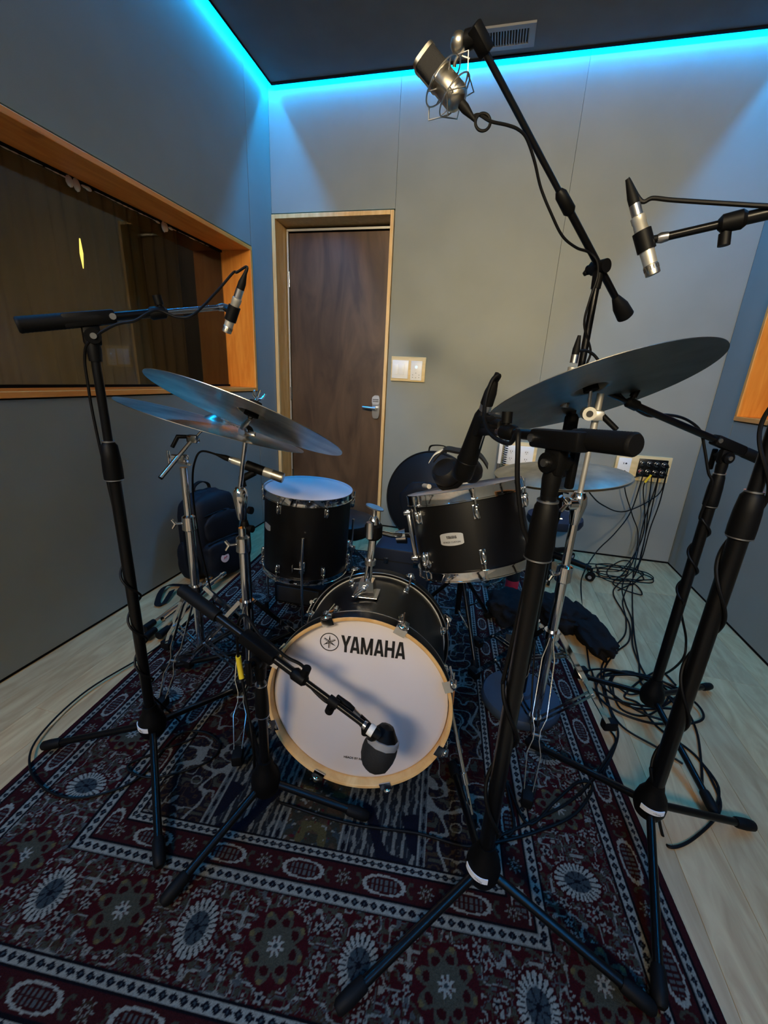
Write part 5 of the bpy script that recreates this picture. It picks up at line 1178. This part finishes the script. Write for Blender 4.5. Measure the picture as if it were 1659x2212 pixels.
b = MB(); b.lathe([(.001, -.004), (.026, -.004), (.0265, 0), (.001, .0008)], pc, pn, 28); pt_ = b.build('patch', 'pink_patch', t, 'round white patch with small red scribble')
b = MB(); b.tube([pc+px_*x+py_*y+pn*.0016 for x, y in ((-.012, -.006), (-.004, .006), (.001, -.004), (.006, .008), (.013, .002))], .0014, 6); b.build('patch_scribble', 'red_plastic', pt_)
# cymbal bag against the back wall
bc = V((-.30, 2.56, .385)); bn = V((-.22, -.95, .20)).normalized(); t = thing('cymbal_bag', 'big round black cymbal bag with top handle leaning on the back wall', 'cymbal bag', (bc.x, bc.y, 0))
b = MB(); b.lathe([(.001, -.045), (.22, -.045), (.275, -.038), (.298, -.015), (.300, .005), (.290, .030), (.25, .046), (.001, .060)], bc, bn, 72); b.build('bag_body', 'leather_black', t)
b = MB(); b.ring(bc+bn*.030, bn, .291, .005, 72, 8); b.ring(bc-bn*.03, bn, .287, .005, 72, 8); b.build('piping', 'rubber', t)
gx, gy, _ = frame(bn)
b = MB(); b.strip(smooth_path([bc+gy*.288-gx*.055, bc+gy*.328-gx*.045, bc+gy*.334+gx*.045, bc+gy*.288+gx*.06], 6), bn, gy, .028, .006); b.build('carry_handle', 'canvas_black', t)
blob('front_pocket', 'nylon_black', bc+bn*.055-gy*.05, (.36, .05, .30), 4, .12, 2.0, math.atan2(gx.y, gx.x), sq=.8, parent=t)
# navy case beside it, below
t = thing('equipment_case', 'dark navy box on the floor between floor tom and rack tom', 'case', (-.36, 2.10, 0))
b = MB(); b.box((-.36, 2.12, .125), (.30, .26, .23), bev=.012); b.build('case_body', 'blue_black', t)
b = MB(); b.box((-.36, 2.12, .17), (.304, .264, .006)); b.build('lid_seam', 'print_black', t, smooth=False)
for sx in (-.08, .08):
    b = MB(); b.box((-.36+sx, 1.987, .17), (.025, .008, .035), bev=.002); b.build('latch', 'dark_chrome', t)
# drum throne behind floor tom
t = thing('drum_throne', 'black round drum throne partly hidden behind the floor tom', 'drum throne', (-.70, 2.03, 0))
b = MB(); b.lathe([(.001, -.045), (.15, -.045), (.172, -.03), (.176, .0), (.168, .03), (.14, .042), (.001, .046)], (-.70, 2.03, .33), UP, 56); b.build('seat', 'leather_black', t)
b = MB(); b.tube([(-.70, 2.03, .12), (-.70, 2.03, .29)], .014, 14); b.build('post', 'chrome', t)
for a in (.5, 2.6, 4.7):
    d = V((math.cos(a), math.sin(a), 0)); b = MB(); b.tube([V((-.70, 2.03, .22))+d*.02, V((-.70, 2.03, .03))+d*.20], .008, 10); lg = b.build('leg', 'chrome', t)
    b = MB(); b.tube([V((-.70, 2.03, .03))+d*.195, V((-.70, 2.03, RZ))+d*.205], [.012, .015], 12); b.build('rubber_foot', 'rubber', lg)
b = MB(); b.box((-.80, 1.74, .065), (.26, .16, .11), bev=.012); o = b.build('small_amplifier', 'canvas_black'); tag(o, 'low black box under the floor tom', 'case')
b = MB(); b.box((-.80, 1.657, .065), (.22, .006, .08), bev=.002); b.build('front_cloth', 'charcoal_foam', o)
# snare drum on its stand, behind rack tom
sn, sc_, sc2, snn, sdir, srs = drum('snare_drum', 'chrome hooped snare drum low behind the rack tom', (-.03, 1.66, .60), (0, .04, 1), .172, .14, 8, .3, lugz=.05)
t = thing('snare_stand', 'black and chrome folding stand under the snare drum right of bass drum', 'snare stand', (-.03, 1.66, 0))
b = MB(); b.tube([(-.03, 1.66, .12), (-.03, 1.66, .40)], .0125, 16); b.build('tube', 'black_metal', t)
b = MB(); b.tube([(-.03, 1.66, .285), (-.03, 1.66, .315)], .019, 16); b.build('leg_collar', 'chrome', t)
for a in (-1.15, .95, 3.0):
    d = V((math.cos(a), math.sin(a), 0)); c0_ = V((-.03, 1.66, 0)); b = MB(); b.tube([c0_+UP*.30+d*.02, c0_+UP*.03+d*.24], .009, 12); lg = b.build('leg', 'black_metal', t)
    b = MB(); b.tube([c0_+UP*.14, c0_+UP*.12+d*.155], .004, 8); b.build('brace', 'chrome', lg)
    b = MB(); b.tube([c0_+UP*.045+d*.226, c0_+UP*RZ+d*.252], [.014, .020], 12); b.build('rubber_foot', 'rubber', lg)
    d2 = V((math.cos(a+.5), math.sin(a+.5), 0)); b = MB(); b.tube([c0_+UP*.40, c0_+UP*.425+d2*.17, c0_+UP*.475+d2*.176], .006, 10); b.build('basket_arm', 'chrome', t)
# headphones lying on the rack tom
def ontom(x, y, h=0.0):
    r = _ray(x, y); o_ = rc-rn*.006+rn*h; tt = ((o_-CAM).dot(rn))/(r.dot(rn)); return CAM+r*tt
hp1 = rc+rdir(math.radians(180))*.055+rdir(math.radians(-90))*.040+rn*.046; hp2 = rc+rdir(math.radians(180))*.085+rdir(math.radians(90))*.028+rn*.040
t = thing('headphones', 'black closed headphones lying on the rack tom head below the microphone tip', 'headphones', hp1)
hn = (-rdir(math.radians(90))*.25+rdir(0)*.72+rn*.60).normalized(); rightv = rdir(math.radians(90))
b = MB(); b.lathe([(.001, .026), (.030, .024), (.042, .012), (.045, -.008), (.040, -.022), (.001, -.024)], hp1, hn, 36); e1_ = b.build('ear_cup', 'leather_black', t)
b = MB(); b.lathe([(.022, -.022), (.044, -.022), (.047, -.031), (.042, -.040), (.022, -.040)], hp1, hn, 32); b.build('ear_pad', 'felt', e1_)
b = MB(); b.lathe([(.001, .024), (.030, .022), (.040, .010), (.042, -.008), (.036, -.020), (.001, -.022)], hp2, (hn*.6+rightv*.8).normalized(), 32); e2_ = b.build('ear_cup', 'leather_black', t)
b = MB(); b.strip(smooth_path([hp1+rn*.040-rightv*.03, hp1+rn*.064+rightv*.005, hp1.lerp(hp2, .6)+rn*.058, hp2+rn*.040+rightv*.03, hp2+rn*.0+rightv*.052], 6), (0, 1, .2), (0, -.2, 1), .034, .007); b.build('headband', 'leather_black', t)
b = MB(); b.strip(smooth_path([hp1+rn*.036-rightv*.046, hp1+rn*.056-rightv*.026, hp1+rn*.064-rightv*.000], 6), (0, 1, .2), (0, -.2, 1), .012, .004); b.build('white_slider', 'white_plastic', t)
# drumsticks
for (xa, ya, xb_, yb_, lab) in ((916, 1049, 962, 1057, 'pale drumstick tip lying on the rack tom head, left of the headphones'),):
    s0, s1 = ontom(xa, ya, .008), ontom(xb_, yb_, .008); dd = (s1-s0).normalized(); b = MB(); b.tube([s0-dd*.001, s0, s0+dd*.09, s0+dd*.16], [.006, .0085, .0085, .0082], 14); o = b.build('drumstick', 'stick_wood'); tag(o, lab, 'drumstick')
# folded hardware on the floor by the wall
p0, p1 = fl(512, 1214, .05), fl(352, 1338, .045); t = thing('folded_cymbal_stand', 'folded chrome cymbal stand lying on the floor beside the backpack', 'cymbal stand', p0)
dd = (p1-p0).normalized(); sd = dd.cross(UP).normalized()
b = MB(); b.tube([p0, p1], .0125, 16); b.build('tube', 'chrome', t)
for k, u_ in enumerate((.08, .26, .45, .62)):
    q_ = p0.lerp(p1, u_); b = MB(); b.tube([q_-dd*.018, q_+dd*.018], .020, 16); b.tube([q_, q_+UP*.035+sd*.012], [.006, .005], 8); b.tube([q_+UP*.034-dd*.016, q_+UP*.040+dd*.016], .005, 8); b.build('clamp', 'chrome', t)
for sg, u1 in ((-1, 1.06), (1, 1.02), (0, 1.10)):
    a_ = p0.lerp(p1, .50)+sd*sg*.022-UP*.012*(sg == 0); e_ = p0.lerp(p1, u1)+sd*sg*.045-UP*.018; b = MB(); b.strip([a_, e_], UP, sd, .013, .003); lg = b.build('leg', 'chrome', t)
    b = MB(); b.tube([e_-dd*.01, e_+dd*.05], [.014, .017], 12); b.build('rubber_foot', 'rubber', lg)
# black cloth bags at right
blob('cloth_bag', 'canvas_black', fl(1272, 1362, .050), (.13, .36, .11), 21, .30, 2.0, math.radians(14), 'crumpled black cloth bag on the bare floor right of the cymbal stands', 'bag', sq=.8, zmin=.003)
blob('cloth_bag', 'canvas_black', fl(1100, 1312, .055), (.20, .24, .13), 33, .30, 2.0, 0.2, 'black cloth bundle on the rug behind the hi-hat stand', 'bag', sq=.8, zmin=RZ)
blob('cloth_bag', 'canvas_black', fl(1205, 1325, .06), (.16, .26, .13), 41, .32, 2.0, 0.6, 'black cloth heap between the other two black bundles', 'bag', sq=.8, zmin=.004)
# bottle and crumpled clear bottle
p = fl(1104, 1272, RZ); t = thing('black_bottle', 'black bottle with red band standing behind the rack tom', 'bottle', p)
b = MB(); b.lathe([(.001, 0), (.034, .0), (.036, .006), (.036, .155), (.030, .175), (.022, .185), (.001, .186)], p, UP, 28); b.build('bottle_body', 'print_black', t)
b = MB(); b.lathe([(.0362, .012), (.0366, .014), (.0366, .060), (.0362, .062)], p, UP, 28); b.build('red_band', 'red_plastic', t)
b = MB(); b.lathe([(.019, .184), (.022, .188), (.022, .21), (.019, .214), (.001, .214)], p, UP, 24); b.build('cap', 'dark_chrome', t)
pb = fl(1048, 1258, .04); pe = fl(1100, 1232, .04); dd = (pe-pb).normalized(); t = thing('clear_bottle', 'clear plastic bottle lying on the rug under the rack tom', 'bottle', pb)
b = MB(); b.lathe([(.001, 0), (.030, .003), (.033, .012), (.031, .04), (.033, .06), (.031, .085), (.033, .11), (.030, .14), (.014, .175), (.012, .19), (.001, .19)], pb, dd, 28); b.build('bottle_body', 'clear_plastic', t)
b = MB(); b.tube([pb+dd*.188, pb+dd*.206], .014, 16); b.build('cap', 'white_plastic', t)
# wheeled base
hc = V((.47, 2.60, 0)); t = thing('wheeled_stool_base', 'black wheeled base with casters near the back wall', 'stool', hc)
b = MB(); b.tube([hc+UP*.06, hc+UP*.12, hc+UP*.30], [.045, .035, .022], 20); b.build('hub', 'black_plastic', t)
b = MB(); b.lathe([(.001, 0), (.155, 0), (.165, .02), (.16, .05), (.001, .06)], hc+UP*.30, UP, 40); b.build('seat', 'blue_black', t)
for k in range(5):
    a = -.42+2*PI*k/5; d = V((math.cos(a), math.sin(a), 0)); b = MB(); b.tube([hc+UP*.10+d*.03, hc+UP*.092+d*.14, hc+UP*.078+d*.255], [.024, .020, .016], 10); ar = b.build('arm', 'black_plastic', t)
    c_ = hc+d*.262+UP*.028; s_ = d.cross(UP); b = MB(); b.cyl(c_-s_*.018, c_-s_*.006, .026, seg=20); b.cyl(c_+s_*.006, c_+s_*.018, .026, seg=20); b.tube([c_, c_+UP*.05], .007, 8); b.build('caster', 'rubber', ar)
    b = MB(); b.cyl(c_-s_*.019, c_+s_*.019, .011, seg=14); b.build('caster_cap', 'grey_plastic', ar)
# slim black and white pole with coiled cord
pp_ = V((.105, 2.83, 0)); t = thing('slim_pole', 'slim upright board, black below and white above, left of the duplex outlets', 'board', pp_)
b = MB(); b.box(pp_+UP*.30, (.022, .03, .60), bev=.002); b.build('black_part', 'print_black', t)
b = MB(); b.box(pp_+UP*.675, (.020, .028, .15), bev=.002); b.build('white_part', 'white_plastic', t)
pts = []; ca, cb = at(1098, 935, 2.86), at(1086, 1015, 2.86)
for k in range(17*8):
    u_ = k/(17*8); c_ = ca.lerp(cb, u_); pts.append(c_+V((.013*math.cos(2*PI*k/8), .006*math.sin(2*PI*k/8), 0)))
b = MB(); b.tube(pts, .0022, 6); b.build('coiled_cord', 'cable_rubber', t)
# bass drum pedal at the far side
kb = kp(0, 0, -KD); kf = V((-kn.x, -kn.y, 0)).normalized(); kr = kf.cross(UP); pb0 = V((kb.x, kb.y, .02))
t = thing('bass_drum_pedal', 'bass drum pedal behind the bass drum', 'pedal', pb0)
b = MB(); b.box(pb0+kf*.14+UP*.02, (.08, .24, .01), rot=(kr, (kf-UP*.12).normalized(), (UP+kf*.12).normalized()), bev=.003); b.build('footboard', 'steel', t)
b = MB(); b.tube([pb0+kf*.04+kr*.045, pb0+kf*.04+kr*.045+UP*.20, pb0+kf*.04-kr*.045+UP*.20, pb0+kf*.04-kr*.045], .007, 10); b.build('frame', 'dark_chrome', t)
b = MB(); b.tube([pb0+kf*.04+UP*.2, pb0+kf*.05+UP*.32], .003, 8); b.ball(pb0+kf*.05+UP*.33, .022, seg=14, rings=10); b.build('beater', 'felt', t)

# origins of top-level meshes at the foot of their own shape
bpy.context.view_layer.update()
for o in [q_ for q_ in S.objects if q_.parent is None and q_.type == 'MESH' and q_.get('kind') != 'structure' and q_.name != 'rug']:
    me = o.data
    co = np.empty(len(me.vertices)*3, np.float32); me.vertices.foreach_get('co', co); co = co.reshape(-1, 3)
    c_ = V(((co[:, 0].min()+co[:, 0].max())/2, (co[:, 1].min()+co[:, 1].max())/2, co[:, 2].min()))
    me.transform(Matrix.Translation(-c_)); o.location = V(o.location)+c_
    for ch in o.children: ch.location = V(ch.location)-c_
